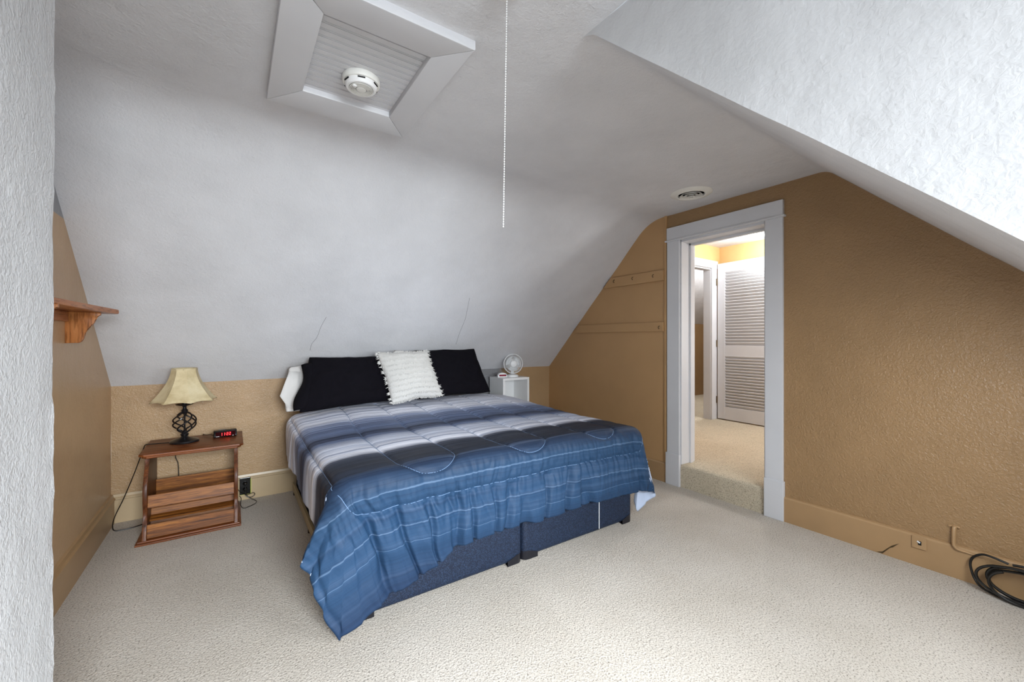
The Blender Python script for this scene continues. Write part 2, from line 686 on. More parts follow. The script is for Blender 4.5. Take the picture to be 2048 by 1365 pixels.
# paint chip on the right baseboard
xc = XR - .0185
chip = [(.800, .004), (.775, .016), (.752, .046), (.735, .066), (.715, .082), (.702, .092), (.712, .080), (.728, .060), (.742, .050), (.752, .036), (.765, .018), (.775, .004)]
mesh('paint_chip', [(xc - .0008, y, z) for y, z in chip] + [(xc + .002, y, z) for y, z in chip],
     [tuple(range(12))] + [(i, (i + 1) % 12, 12 + (i + 1) % 12, 12 + i) for i in range(12)], 'screw', bbr)

# ------------------------------------------------------------------ door casing
tr1 = struct(empty('trim_1', (XR, 1.75, 0)), 'white painted door casing with plinth blocks around the doorway', 'door casing')
inv = Matrix.Translation((-XR, -1.75, 0))


def loc(bld):
    bmesh.ops.transform(bld.bm, matrix=inv, verts=bld.bm.verts)
    return bld


XC = XR - .022
loc(B().box(XC, XR, 1.300, DY0, .27, 2.100, .003)).done('side_casing', 'white_trim', tr1)
loc(B().box(XC, XR, DY1, 2.212, .27, 2.100, .003)).done('side_casing', 'white_trim', tr1)
loc(B().box(XC - .008, XR, 1.293, DY0 + .004, 0.0, .272, .004)).done('plinth_block', 'white_trim', tr1)
loc(B().box(XC - .008, XR, DY1 - .004, 2.222, 0.0, .272, .004)).done('plinth_block', 'white_trim', tr1)
loc(B().box(XC - .004, XR, 1.298, 2.214, 2.110, 2.218, .003)).done('head_board', 'white_trim', tr1)
loc(B().box(XC - .012, XR, 1.285, 2.228, 2.098, 2.112, .004)).done('head_fillet', 'white_trim', tr1)
JX = XR + .19
loc(B().box(XR - .004, JX, DY1 - .012, DY1 + .02, ZS, DZ + .01, .002)).done('side_jamb', 'white_trim', tr1)
loc(B().box(XR - .004, JX, DY0 - .02, DY0 + .012, ZS, DZ + .01, .002)).done('side_jamb', 'white_trim', tr1)
loc(B().box(XR - .004, JX, DY0, DY1, DZ - .012, DZ + .02, .002)).done('head_jamb', 'white_trim', tr1)
loc(B().box(XR + .11, XR + .15, DY1 - .026, DY1 - .01, ZS, DZ, .002)).done('door_stop', 'white_trim', tr1)
loc(B().box(XR + .11, XR + .15, DY0 + .01, DY0 + .026, ZS, DZ, .002)).done('door_stop', 'white_trim', tr1)
loc(B().box(XR + .11, XR + .15, DY0, DY1, DZ - .03, DZ - .01, .002)).done('head_stop', 'white_trim', tr1)
# batten beside casing
struct(B().box(XR - .016, XR, YBAT - .012, YBAT + .010, .172, HC + .003, .003).done('trim_2', 'tan_board'), 'narrow tan batten strip beside the door casing', 'trim')

# ------------------------------------------------------------------ hall
HXB, HYL, HZ = 5.47, 3.05, 2.50
# carpeted step with rounded nose
pts = [(XR - .006, 0.0), (XR - .006, ZS - .03), (XR - .002, ZS - .012), (XR + .012, ZS - .002), (XR + .03, ZS), (8.2, ZS), (8.2, ZS - .05), (XR + .2, ZS - .05), (XR + .2, 0)]
bs = B()
bs.prism(pts, 'Y', DY0, DY1)
struct(bs.done('floor_hall_step', 'hallcarpet'), 'carpeted step up into the hall doorway', 'step')
struct(B().box(XR + .19, 8.2, 0.6, 4.6, ZS - .06, ZS - .0005).done('floor_hall', 'hallcarpet'), 'beige carpet of the hall beyond the doorway', 'floor')
struct(B().box(HXB, HXB + .1, 0.6, HYL + .1, ZS, HZ).done('wall_hall_back', 'hallwall'), 'yellow tan back wall of the hall', 'wall')
OX1, OX0, OZ = 5.27, 4.45, 2.20
b = B()
b.box(XR + .19, OX0, HYL, HYL + .10, ZS, HZ)
b.box(OX1, HXB, HYL, HYL + .10, ZS, HZ)
b.box(OX0, OX1, HYL, HYL + .10, OZ, HZ)
struct(b.done('wall_hall_left', 'hallwall'), 'yellow tan hall wall with a second doorway', 'wall')
struct(B().box(XR + .19, HXB, 0.5, 0.6, ZS, HZ).done('wall_hall_right', 'hallwall'), 'yellow tan right wall of the hall', 'wall')
struct(B().box(XR + .0, 8.2, 0.5, 4.7, HZ, HZ + .05).done('ceiling_hall', 'ceil'), 'white hall ceiling', 'ceiling')
tr3 = struct(empty('trim_3', (OX1, HYL, ZS)), 'white casing of the second doorway inside the hall', 'door casing')
inv = Matrix.Translation((-OX1, -HYL, -ZS))
loc(B().box(OX1 - .015, OX1 + .11, HYL - .02, HYL, ZS, OZ + .002, .003)).done('side_casing', 'white_trim', tr3)
loc(B().box(OX0 - .11, OX0, HYL - .02, HYL, ZS, OZ + .002, .003)).done('side_casing', 'white_trim', tr3)
loc(B().box(OX0 - .12, OX1 + .12, HYL - .024, HYL, OZ, OZ + .10, .003)).done('head_board', 'white_trim', tr3)
loc(B().box(OX1 - .018, OX1, HYL, HYL + .1, ZS, OZ, .002)).done('side_jamb', 'white_trim', tr3)
loc(B().box(OX0, OX1, HYL, HYL + .1, OZ - .018, OZ, .002)).done('head_jamb', 'white_trim', tr3)
# room beyond
struct(B().box(3.3, 8.2, 4.53, 4.63, ZS, 1.56).done('wall_far_back', 'tan'), 'tan knee wall seen through the second doorway', 'wall')
struct(mesh('ceiling_far', [(3.3, 4.53, 1.55), (8.2, 4.53, 1.55), (8.2, 3.50, HZ), (3.3, 3.50, HZ), (3.3, 4.6, 1.55), (8.2, 4.6, 1.55), (8.2, 3.57, HZ + .02), (3.3, 3.57, HZ + .02)],
     [(0, 1, 2, 3), (4, 5, 6, 7), (0, 4, 7, 3), (1, 5, 6, 2)], 'ceil'), 'grey sloped ceiling seen through the second doorway', 'ceiling')
struct(B().box(8.2, 8.3, 2.9, 4.7, ZS, HZ).done('wall_far_right', 'tan'), 'tan end wall of the far room', 'wall')
struct(B().box(3.2, 3.34, 3.1, 4.7, ZS, HZ).done('wall_far_left', 'tan'), 'tan near wall of the far room', 'wall')
struct(B().box(HXB + .1, 8.2, 3.06, 3.15, ZS, HZ).done('wall_far_front', 'tan'), 'tan partition of the far room', 'wall')

# louvred door, swung open against the hall back wall
ld = empty('door_1', (5.36, 3.015, ZS + .012), math.radians(-2.0))
struct(ld, 'white louvred door standing open in the hall', 'door')
LW, LH, TK = 0.80, 2.06, 0.034     # leaf runs along local -Y
g = lambda: B()
g().box(0, TK, -.10, 0, 0, LH, .003).done('stile', 'white_trim', ld)
g().box(0, TK, -LW, -LW + .10, 0, LH, .003).done('stile', 'white_trim', ld)
for nm, z0, z1 in (('top_rail', LH - .12, LH), ('middle_rail', .835, .975), ('bottom_rail', 0, .165)):
    g().box(.002, TK - .002, -LW + .10, -.10, z0, z1, .002).done(nm, 'white_trim', ld)
sl = B()
sl.box(-.004, .004, -LW + .102, -.102, -.026, .026, .002, Matrix.Rotation(math.radians(-38), 4, 'Y'))
slat0 = None
for z0, z1, n in ((.975, LH - .12, 25), (.165, .835, 18)):
    for k in range(n):
        z = z0 + (z1 - z0) * (k + .5) / n
        if slat0 is None:
            slat0 = sl.done('slat', 'white_trim', ld)
            o = slat0
        else:
            o = slat0.copy()
            COL.objects.link(o)
            o.parent = ld
        o.location = (TK / 2, 0, z)
for z in (.25, 1.0, 1.82):
    g().lathe([(.006, -.045), (.008, -.043), (.008, .043), (.006, .045)], (-.004, .008, z), 10).done('hinge', 'screw', ld, True)

# hall ceiling light
hl = tag(empty('hall_ceiling_light', (4.97, 2.29, HZ)), 'bright flush round ceiling light in the hall', 'ceiling light')
B().lathe([(.155, 0), (.155, -.012), (.14, -.018), (.0, -.018)], seg=32).done('mounting_plate', 'white', hl, True)
B().lathe([(.135, -.016), (.13, -.035), (.10, -.058), (.05, -.070), (0, -.073)], seg=32).done('glass_dome', 'hall_lamp', hl, True)
B().lathe([(.012, -.068), (.012, -.082), (.006, -.088), (0, -.089)], seg=12).done('finial', 'screw', hl, True)
d = bpy.data.lights.new('hall_bulb', 'POINT')
d.energy = 30
d.color = (0.93, 0.97, 1.0)
d.shadow_soft_size = .08
o = bpy.data.objects.new('hall_bulb', d)
COL.objects.link(o)
o.location = (4.97, 2.29, HZ - .16)
# added area lights stand in for neighbouring room windows, which are not built
area_light('far_room_fill', (6.2, 3.34, HZ - .12), (math.radians(25), 0, 0), 1.6, .3, 22, (0.95, 0.98, 1.0))
area_light('hall_side_fill', (4.6, 0.7, 1.5), (PI / 2, 0, 0), .6, 1.2, 20, (0.95, 0.98, 1.0))

# ================================================================== CEILING THINGS
# hatch
HX0, HX1, HY0, HY1 = .120, .728, 1.312, 2.092
IX0, IX1, IY0, IY1 = .243, .608, 1.440, 1.932
ht = tag(empty('ceiling_hatch', ((HX0 + HX1) / 2, (HY0 + HY1) / 2, HC)), 'white framed attic hatch with beadboard panel in the ceiling', 'hatch')
inv = Matrix.Translation((-(HX0 + HX1) / 2, -(HY0 + HY1) / 2, -HC))
ZF = HC - .034


def frame_board(o0, o1, i0, i1):
    b = B()
    q = [o0, o1, i1, i0]
    b.prism(q, 'Z', ZF, HC + .006, .004)
    return loc(b)


e_ = .0008
frame_board((HX0, HY0), (HX1, HY0), (IX0, IY0 - e_), (IX1, IY0 - e_)).done('frame_board', 'white_trim', ht, True)
frame_board((HX0, HY1), (HX1, HY1), (IX0, IY1 + e_), (IX1, IY1 + e_)).done('frame_board', 'white_trim', ht, True)
frame_board((HX0, HY0 + 2 * e_), (HX0, HY1 - 2 * e_), (IX0 - e_, IY0), (IX0 - e_, IY1)).done('frame_board', 'white_trim', ht, True)
frame_board((HX1, HY0 + 2 * e_), (HX1, HY1 - 2 * e_), (IX1 + e_, IY0), (IX1 + e_, IY1)).done('frame_board', 'white_trim', ht, True)
# beadboard planks along X; recessed ~1 cm above frame face
ZP = HC - .010
npl = 14
pw = (IY1 - IY0 + .02) / npl
pb_ = B().prism([(-pw / 2 + .0013, .012), (-pw / 2 + .0013, .004), (-pw / 2 + .002, .0005), (-pw / 2 + .0045, 0), (-pw / 2 + .0065, .0012), (-pw / 2 + .0070, .006), (-pw / 2 + .0090, .006), (-pw / 2 + .0096, 0),
                 (pw / 2 - .002, 0), (pw / 2 - .0013, .002), (pw / 2 - .0013, .012)], 'X', -(IX1 - IX0) / 2 - .012, (IX1 - IX0) / 2 + .012)
plank0 = pb_.done('plank', 'white_trim', ht)
for k in range(npl):
    o = plank0
    if k:
        o = plank0.copy()
        COL.objects.link(o)
        o.parent = ht
    o.location = (((IX0 + IX1) - (HX0 + HX1)) / 2, IY0 - .01 + pw * (k + .5) - (HY0 + HY1) / 2, ZP - HC)
# smoke detector
sd = tag(empty('smoke_detector', (.436, 1.752, ZP)), 'round white smoke detector on the beadboard hatch panel', 'smoke detector')
B().lathe([(.072, .0), (.074, -.004), (.074, -.018), (.070, -.024), (.0, -.024)], seg=40).done('base', 'offwhite', sd, True)
B().lathe([(.064, -.022), (.062, -.036), (.056, -.043), (.050, -.044), (.048, -.042), (.0, -.042)], seg=40).done('cover', 'white', sd, True)
for k in range(6):
    a = k * PI / 3 + .3
    b = B().box(.0625, .066, -.014, .014, -.031, -.027, 0, Matrix.Rotation(a, 4, 'Z'))
    b.done('vent_slot', 'dark', sd)
for k, r in enumerate((.018, .024, .029, .034, .039, .044)):
    B().lathe([(r - .0016, -.0424), (r - .0016, -.0456), (r + .0016, -.0456), (r + .0016, -.0424)], seg=36, closed=True).done('grille_ring', 'offwhite', sd, True)
B().lathe([(.047, -.0415), (.047, -.0426), (.0, -.0426)], seg=36).done('grille_recess', plain('grey_recess', (120, 120, 118), .7), sd)
B().lathe([(.0165, -.042), (.0165, -.0465), (.014, -.047), (0, -.0465)], seg=24).done('centre_disc', 'offwhite', sd, True)
B().lathe([(.0085, -.043), (.0085, -.049), (.006, -.051), (0, -.051)], (-.030, -.018, 0), 16).done('test_button', 'white', sd, True)

# pull chain
pc = tag(empty('pull_chain', (.688, 1.044, HC)), 'white beaded pull chain hanging from the ceiling', 'pull chain')
B().lathe([(.055, 0), (.055, -.012), (.03, -.028), (.012, -.034), (0, -.034)], seg=28).done('ceiling_canopy', 'white', pc, True)
p0, p1 = Vector((0, 0, -.034)), Vector((.679 - .688, 1.050 - 1.044, 1.594 - HC))
b = B()
nb = int((p0 - p1).length / .0076)
for k in range(nb + 1):
    p = p0.lerp(p1, k / nb)
    m = Matrix.Translation(p)
    bmesh.ops.create_icosphere(b.bm, subdivisions=1, radius=.0025, matrix=m)
b.done('beads', 'white', pc, True, None)
B().tube([p0, p1], .0005, 5).done('cord', 'offwhite', pc)

# round ceiling vent
cv = tag(empty('ceiling_vent', (2.80, 1.775, HC)), 'round white ceiling air vent near the doorway', 'vent')
B().lathe([(.145, .003), (.146, -.004), (.135, -.012), (.098, -.020), (.092, -.016), (.088, .02)], seg=40).done('rim', 'offwhite', cv, True)
B().lathe([(.089, -.004), (.0, -.004)], seg=32).done('duct', 'dark', cv)
for r0, zz in ((.078, -.024), (.055, -.030), (.032, -.036)):
    B().lathe([(r0, zz), (r0 - .004, zz + .003), (r0 - .017, zz + .019), (r0 - .014, zz + .019), (r0 + .001, zz + .002)], seg=36, closed=True).done('diffuser_cone', 'offwhite', cv, True)
B().lathe([(.010, -.004), (.010, -.034), (.016, -.040), (0, -.042)], seg=16).done('centre_knob', 'offwhite', cv, True)

# ================================================================== WALL THINGS (right)
# hook rails
def rail(y0, y1, z0, z1, hooks, label, tilt=0.0):
    o = tag(empty('hook_rail', (XR - .004, (y0 + y1) / 2, z0)), label, 'hook rail')
    H_ = z1 - z0
    cut = (y1 - y0) / 2
    top = cut - H_ * (YK - YB) / (HC - ZK)
    B().prism([(-cut, 0), (cut, 0), (top, H_), (-cut, H_)], 'X', -.022, 0, .002).done('board', 'tan_board', o)
    for (y, z) in hooks:
        yy, zz = y - (y0 + y1) / 2, z - z0
        b = B().lathe([(.009, -.018), (.009, -.020), (.006, -.0215), (0, -.022)], (0, yy, zz), 12, 'X')
        b.tube([(-.019, yy, zz), (-.034, yy, zz - .004), (-.040, yy, zz - .014), (-.036, yy, zz - .024), (-.028, yy, zz - .024)], .0028, 6, 4)
        b.done('hook', 'screw', o, True)
    return o


rail(2.247, 2.955, 1.773, 1.866, [(2.803, 1.842), (2.576, 1.842), (2.347, 1.836)], 'upper tan hook rail with three hooks left of the doorway')
rail(2.247, 3.400, 1.325, 1.408, [(2.285, 1.372)], 'lower tan wall rail below the three hooks')

# outlet plate on right baseboard
op = tag(empty('phone_jack_plate', (XR - .018, .620, .131)), 'tan painted jack plate on the baseboard right of the doorway', 'wall plate')
B().box(-.007, 0, -.030, .030, -.034, .034, .003).done('plate', 'tan_trim', op)
B().box(-.0085, -.004, -.010, .004, -.012, .010, .001).done('socket_hole', 'dark', op)
B().box(-.011, -.006, -.004, .010, .0, .007, .001, Matrix.Rotation(.5, 4, 'X')).done('wire_end', 'white', op)
# painted pipe stub / wire
ps = tag(empty('painted_conduit', (XR, .488, .17)), 'tan painted conduit stub running down into the baseboard', 'conduit')
B().tube([(-.004, 0, .095), (-.014, 0, .088), (-.020, 0, .06), (-.024, 0, .01), (-.026, -.004, -.002), (-.026, -.014, -.012), (-.022, -.04, -.016), (-.020, -.07, -.019), (-.019, -.10, -.020)],
         lambda t: .010 * (1 - t) + .004 * t, 10, 6).done('conduit', 'tan_trim', ps, True)
B().tube([(-.003, .022, .092), (-.003, 0, .098), (-.003, -.02, .094)], .006, 8, 4).done('bracket', 'tan_trim', ps, True)

# coiled black cable
cc = tag(empty('coiled_cable', (3.085, .25, 0)), 'coil of black cable leaning against the right baseboard', 'cable')
rng = random.Random(3)
pts = []
for k in range(5 * 22):
    a = k * 2 * PI / 22 + 1.2
    turn = k / 22
    ry = .105 + .012 * math.sin(turn * 2.1) + .012 * (turn % 2)
    rz = .072 + .008 * math.sin(turn * 1.7 + 1)
    zc = .088 + .006 * math.cos(turn * 2)
    y = ry * math.cos(a) - .012 * math.sin(turn * 1.3)
    z = zc + rz * math.sin(a)
    pts.append((.004 - .020 * turn / 2 + .28 * (z - .09) * .30, y, max(z, .0075)))
loop = [(.008, .05, .168), (.010, .10, .178), (.014, .135, .176), (.016, .165, .150), (.016, .176, .115), (.012, .17, .075), (.0, .155, .040), (-.015, .13, .020), (-.02, .09, .009), (-.02, .04, .0075), (-.02, -.03, .0075), (-.015, -.10, .012)]
B().tube(pts, .0062, 8, 2).done('cable_coil', 'blackrubber', cc, True)
B().tube(loop, .0055, 8, 5).done('cable_loop', 'blackrubber', cc, True)

# ================================================================== SHELF (left wall)
sh = tag(empty('wall_shelf', (XL, 2.65, 1.39)), 'honey pine wall shelf with scalloped bracket on the left wall', 'shelf')
Y0s, Y1s = 2.20 - 2.65, 3.09 - 2.65
prof = [(0, Y0s), (.07, Y0s), (.105, Y0s + .03), (.122, Y0s + .10), (.135, 2.6 - 2.65), (.165, Y1s - .06), (.172, Y1s - .025), (.160, Y1s - .006), (.14, Y1s), (0, Y1s)]
B().prism(prof, 'Z', 0, .024, .005).done('board', 'piney', sh, True)
B().box(0, .018, Y0s + .05, 2.90 - 2.65, -.050, 0, .004).done('back_rail', 'piney', sh)
brk = [(0, 0), (.128, 0), (.128, -.014), (.112, -.022), (.106, -.036), (.106, -.050), (.098, -.064), (.084, -.074), (.084, -.086), (.074, -.092), (.068, -.104), (.068, -.130), (.060, -.148), (.048, -.156), (0, -.157)]
for yb in (2.92, 2.30):
    B().prism(brk, 'Y', yb - 2.65, yb - 2.65 + .02, .003).done('bracket', 'pine', sh, True)

# ================================================================== NIGHTSTAND (wood)
ns = tag(empty('end_table', (-.21, 3.55, 0)), 'dark oak magazine rack end table left of the bed', 'end table')
xo, yo = -.21, 3.55
inv = Matrix.Translation((-xo, -yo, 0))
top = [(-.478, 3.345), (-.452, 3.318), (.034, 3.318), (.056, 3.345), (.056, 3.785), (-.478, 3.785)]
bt = B()
bt.prism(top, 'Z', .534, .549, .003)
bt.prism([(x + (.012 if x < -.2 else -.012), y + (.012 if y < 3.5 else 0)) for x, y in top], 'Z', .522, .535, .003)
loc(bt).done('top', 'oaktop', ns, True)
side = [(3.325, .020), (3.334, .050), (3.343, .095), (3.358, .118), (3.374, .150), (3.378, .180), (3.366, .210), (3.358, .245), (3.357, .320), (3.372, .360), (3.400, .405),
        (3.432, .455), (3.452, .500), (3.455, .523), (3.760, .523), (3.760, .020)]
for x0 in (-.462, .004):
    loc(B().prism(side, 'X', x0, x0 + .022, .003)).done('side_panel', 'oakz', ns, True)
loc(B().prism([(-.492, 3.312), (.044, 3.312), (.044, 3.775), (-.492, 3.775)], 'Z', 0, .012, .003)).done('base', 'oaktop', ns, True)
loc(B().prism([(-.482, 3.320), (.034, 3.320), (.034, 3.770), (-.482, 3.770)], 'Z', .010, .024, .006)).done('base_moulding', 'oaktop', ns, True)
tilt = lambda y, z, a: Matrix.Translation((0, y, z)) @ Matrix.Rotation(a, 4, 'X') @ Matrix.Translation((0, -y, -z))
loc(B().box(-.441, .005, 3.345, 3.358, .026, .108, .003, tilt(3.35, .03, math.radians(-8)))).done('lower_panel', 'oakx', ns)
loc(B().box(-.441, .005, 3.368, 3.382, .205, .282, .003, tilt(3.37, .205, math.radians(-14)))).done('middle_panel', 'oakx', ns)
loc(B().box(-.441, .005, 3.715, 3.729, .175, .288, .003)).done('back_panel', 'oakx', ns)
loc(B().box(-.441, .005, 3.440, 3.730, .165, .177, .002, tilt(3.73, .17, math.radians(14)))).done('upper_tray', 'oakx', ns)
loc(B().box(-.441, .005, 3.470, 3.484, .024, .165, .002, tilt(3.475, .03, math.radians(-20)))).done('divider_panel', 'oakx', ns)

# lamp
tl = tag(empty('table_lamp', (-.277, 3.595, .549)), 'table lamp with black twisted cage base and parchment shade', 'lamp')
B().lathe([(.080, 0), (.082, .006), (.078, .014), (.060, .022), (.040, .028), (.024, .034), (.018, .042), (.022, .050), (.024, .056), (.016, .064), (.012, .070)], seg=32).done('base', 'black', tl, True)
for k in range(6):
    pts = []
    for j in range(15):
        u = j / 14
        a = k * PI / 3 + u * PI * 1.05
        r = .008 + .058 * math.sin(PI * u) ** 0.8
        pts.append((r * math.cos(a), r * math.sin(a), .064 + u * .145))
    B().tube(pts, .0048, 7, 2).done('cage_rod', 'black', tl, True)
B().tube([(0, 0, .06), (0, 0, .30)], .0055, 8).done('stem', 'black', tl, True)
B().lathe([(.012, .200), (.018, .208), (.020, .218), (.013, .226), (.010, .238), (.014, .246), (.046, .256), (.050, .260), (.046, .262), (.012, .259), (.012, .300), (.0, .302)], seg=24).done('drip_pan', 'black', tl, True)
t = NT('parchment_shade')
v = t.coords()
c = t.ramp(t.noise(v, 9, 5, 0.6), [(0.3, lin((176, 156, 116))), (0.55, lin((206, 190, 152))), (0.75, lin((216, 203, 170)))])
t.bump(t.noise(v, 40, 3), 0.1, 0.003)
M['parch'] = t.base(c, 0.55, 0.4)
t.b.inputs['Subsurface Weight'].default_value = 0.0
vs, fs = [], []
NS = 8
rows = []
for j in range(13):
    u = j / 12
    r = .187 - (.187 - .072) * (1 - (1 - u) ** 1.75)
    z = .282 + u * .225
    ring = []
    for k in range(NS):
        for m in range(4):
            a0 = 2 * PI * k / NS + .25
            a1 = 2 * PI * (k + 1) / NS + .25
            f = m / 4
            x = r * (math.cos(a0) * (1 - f) + math.cos(a1) * f)
            y = r * (math.sin(a0) * (1 - f) + math.sin(a1) * f)
            sc2 = 1 - .05 * math.sin(PI * f) * (1 - u) 
            dz = .008 * math.sin(PI * f) * (1 - u) ** 2
            ring.append((x * sc2, y * sc2, z + dz))
    rows.append(ring)
n = NS * 4
for ring in rows:
    vs += ring
for j in range(12):
    for k in range(n):
        a, b2 = j * n + k, j * n + (k + 1) % n
        fs.append((a, b2, b2 + n, a + n))
so = mesh('shade', vs, fs, 'parch', tl, smooth=True, autosm=14)
md = so.modifiers.new('thick', 'SOLIDIFY')
md.thickness = .002
B().tube([(0, 0, .30), (0, 0, .500)], .003, 6).tube([(-.070, 0, .498), (.070, 0, .498)], .0018, 6).tube([(0, -.070, .498), (0, .070, .498)], .0018, 6).done('harp', 'screw', tl, True)


def alarm_digits(parent, scale, x0, z0, mat, text):
    """seven segment digits in the local XZ plane facing -Y"""
    seg = {'1': 'bc', '2': 'abged', ':': ''}
    b = B()
    w, h, tks = .5 * scale, 1.0 * scale, .12 * scale
    x = x0
    for chx in text:
        if chx == ':':
            for zz in (.3, .68):
                b.box(x + .03 * scale, x + .03 * scale + tks, -.0012, .0006, z0 + zz * h, z0 + zz * h + tks)
            x += .28 * scale
            continue
        R = {'a': (0, w, h - tks, h), 'g': (0, w, h / 2 - tks / 2, h / 2 + tks / 2), 'd': (0, w, 0, tks),
             'b': (w - tks, w, h / 2, h), 'c': (w - tks, w, 0, h / 2), 'e': (0, tks, 0, h / 2), 'f': (0, tks, h / 2, h)}
        for s_ in seg[chx]:
            a0, a1, c0, c1 = R[s_]
            b.box(x + a0, x + a1, -.0012, .0006, z0 + c0, z0 + c1)
        x += .72 * scale
    return b.done('digits', mat, parent)


# black alarm clock
ac = tag(empty('alarm_clock', (-.050, 3.652, .5495), math.radians(4)), 'black digital alarm clock with red digits on the oak end table', 'alarm clock')
pr = [(-.034, 0), (-.040, .006), (-.036, .030), (-.026, .044), (-.010, .048), (.020, .046), (.034, .036), (.038, .010), (.034, 0)]
B().prism(pr, 'X', -.070, .070, .006).done('body', 'blackplastic', ac, True)
fm = Matrix.Translation((0, -.0385, .020)) @ Matrix.Rotation(math.radians(-10), 4, 'X')
face = B().box(-.058, .060, -.0012, .003, -.014, .018, .001, fm).done('display', plain('display_window', (40, 3, 5), .7, spec=.05), ac)
dg = alarm_digits(face, .021, -.030, -.009, 'red_led', '11:22')
dg.matrix_local = fm @ Matrix.Translation((0, -.0014, 0))
B().box(-.056, -.036, -.0022, 0, -.0135, -.0115, 0, fm).done('brand_mark', 'white', ac)
B().box(.040, .050, -.0022, 0, -.0135, -.0120, 0, fm).done('small_print', 'white', ac)
B().box(-.04, .01, -.006, .006, .0455, .0500, .002).done('snooze_bar', 'blackplastic', ac)

# cords
def cord(name, pts, r, label, mat='blackrubber', k=6):
    P = [Vector(p) for p in pts]
    b = B().tube(P, r, 6, k)
    return tag(b.done(name, mat, None, True), label, 'cord')


cord('lamp_cord', [(-.352, 3.600, .5535), (-.40, 3.612, .5535), (-.450, 3.62, .5535), (-.476, 3.62, .5535), (-.488, 3.63, .545), (-.505, 3.64, .49), (-.545, 3.66, .36), (-.60, 3.68, .20), (-.640, 3.69, .10), (-.652, 3.68, .040), (-.640, 3.66, .010), (-.60, 3.66, .0045), (-.55, 3.67, .0045), (-.50, 3.70, .0045)],
     .0032, 'black lamp cord hanging off the left of the end table to the carpet')
cord('clock_cord', [(-.122, 3.668, .560), (-.140, 3.695, .562), (-.165, 3.735, .556), (-.18, 3.775, .5535), (-.185, 3.795, .548), (-.19, 3.80, .50), (-.325, 3.80, .44), (-.344, 3.80, .41), (-.330, 3.80, .36), (-.326, 3.80, .28), (-.326, 3.80, .18), (-.30, 3.80, .06)],
     .0026, 'thin black clock cord dropping behind the oak end table')

# black outlet on back wall
ol = tag(empty('wall_outlet', (.0755, YK - .0165, .109)), 'black outlet plate with two plugs on the knee wall baseboard', 'outlet')
B().box(-.036, .036, -.012, 0, -.065, .065, .003).done('plate', 'blackplastic', ol)
B().box(-.0365, .041, -.004, .002, -.069, .060, .001).done('painted_box_edge', plain('lime_paint_edge', (190, 196, 90), .6), ol)
for z in (.022, -.022):
    p_ = B().lathe([(.015, -.010), (.015, -.016), (.012, -.030), (.006, -.040), (0, -.041)], (0, 0, z), 14, 'Y').done('plug', 'blackplastic', ol, True)
ro, yk = .0024, YK - .0165
cord('outlet_cord', [(.0755, yk - .036, .13), (.078, yk - .05, .10), (.082, yk - .05, .06), (.095, yk - .05, .034), (.118, yk - .06, .030), (.138, yk - .06, .045), (.128, yk - .06, .062), (.09, yk - .06, .055), (.055, yk - .06, .075), (.034, yk - .07, .10), (.031, yk - .08, .11)],
     ro, 'thin black cord looping from the upper plug of the black outlet')
cord('outlet_cord', [(.0755, yk - .036, .087), (.074, yk - .052, .075), (.078, yk - .055, .05), (.10, yk - .06, .03), (.13, yk - .075, .012), (.148, yk - .10, .004), (.135, yk - .15, .004), (.095, yk - .19, .004), (.062, yk - .20, .004), (.045, yk - .17, .02), (.048, yk - .14, .06), (.036, yk - .12, .075)],
     ro, 'thin black cord from the lower plug curling on the carpet')

# ================================================================== WHITE CUBBY + FAN + CLOCK
wc = tag(empty('white_cubby', (2.452, 3.672, 0)), 'white open cubby nightstand right of the bed', 'nightstand')
hx, hy, hz, tk = .166, .134, .852, .024
B().box(-hx, -hx + tk, -hy, hy, 0, hz - tk, .0015).done('side_panel', 'white', wc)
B().box(hx - tk, hx, -hy, hy, 0, hz - tk, .0015).done('side_panel', 'white', wc)
B().box(-hx, hx, -hy, hy, hz - tk, hz, .0015).done('top', 'white', wc)
B().box(-hx + tk, hx - tk, -hy, hy, .43, .43 + tk, .0015).done('shelf', 'white', wc)
B().box(-hx + tk, hx - tk, -hy, hy, .02, .02 + tk, .0015).done('bottom', 'white', wc)
B().box(-hx + tk, hx - tk, hy - .012, hy, .04, hz - tk, .001).done('back_panel', 'white', wc)

fn = tag(empty('desk_fan', (2.498, 3.68, hz), math.radians(-20)), 'small white desk fan on the white cubby', 'fan')
B().lathe([(.062, 0), (.064, .006), (.062, .016), (.050, .024), (.030, .028), (0, .029)], seg=32).done('base', 'white', fn, True)
B().box(-.016, .016, .000, .024, .022, .105, .005).done('neck', 'white', fn, True)
fc = (0, -.020, .140)
B().lathe([(.020, .045), (.034, .040), (.036, -.004), (.030, -.010), (0, -.010)], (fc[0], fc[1] + .03, fc[2]), 24, 'Y').done('motor', 'white', fn, True)
b = B().lathe([(.100, -.018), (.106, -.016), (.106, .018), (.100, .018)], fc, 40, 'Y', True)
b.done('rim', 'white', fn, True)
for side_, y0 in (('front', -.022), ('rear', .022)):
    b = B()
    for k in range(48):
        a = 2 * PI * k / 48
        a2 = a + .22
        b.tube([(fc[0] + .030 * math.cos(a), fc[1] + y0 * 1.35, fc[2] + .030 * math.sin(a)),
                (fc[0] + .075 * math.cos((a + a2) / 2), fc[1] + y0 * 1.2, fc[2] + .075 * math.sin((a + a2) / 2)),
                (fc[0] + .103 * math.cos(a2), fc[1] + y0 * .7, fc[2] + .103 * math.sin(a2))], .0011, 4)
    for r in (.05, .075):
        b.lathe([(r - .001, y0 * 1.3 - .001), (r + .001, y0 * 1.3 - .001), (r + .001, y0 * 1.3 + .001), (r - .001, y0 * 1.3 + .001)], fc, 36, 'Y', True)
    b.done('guard', 'white', fn, True)
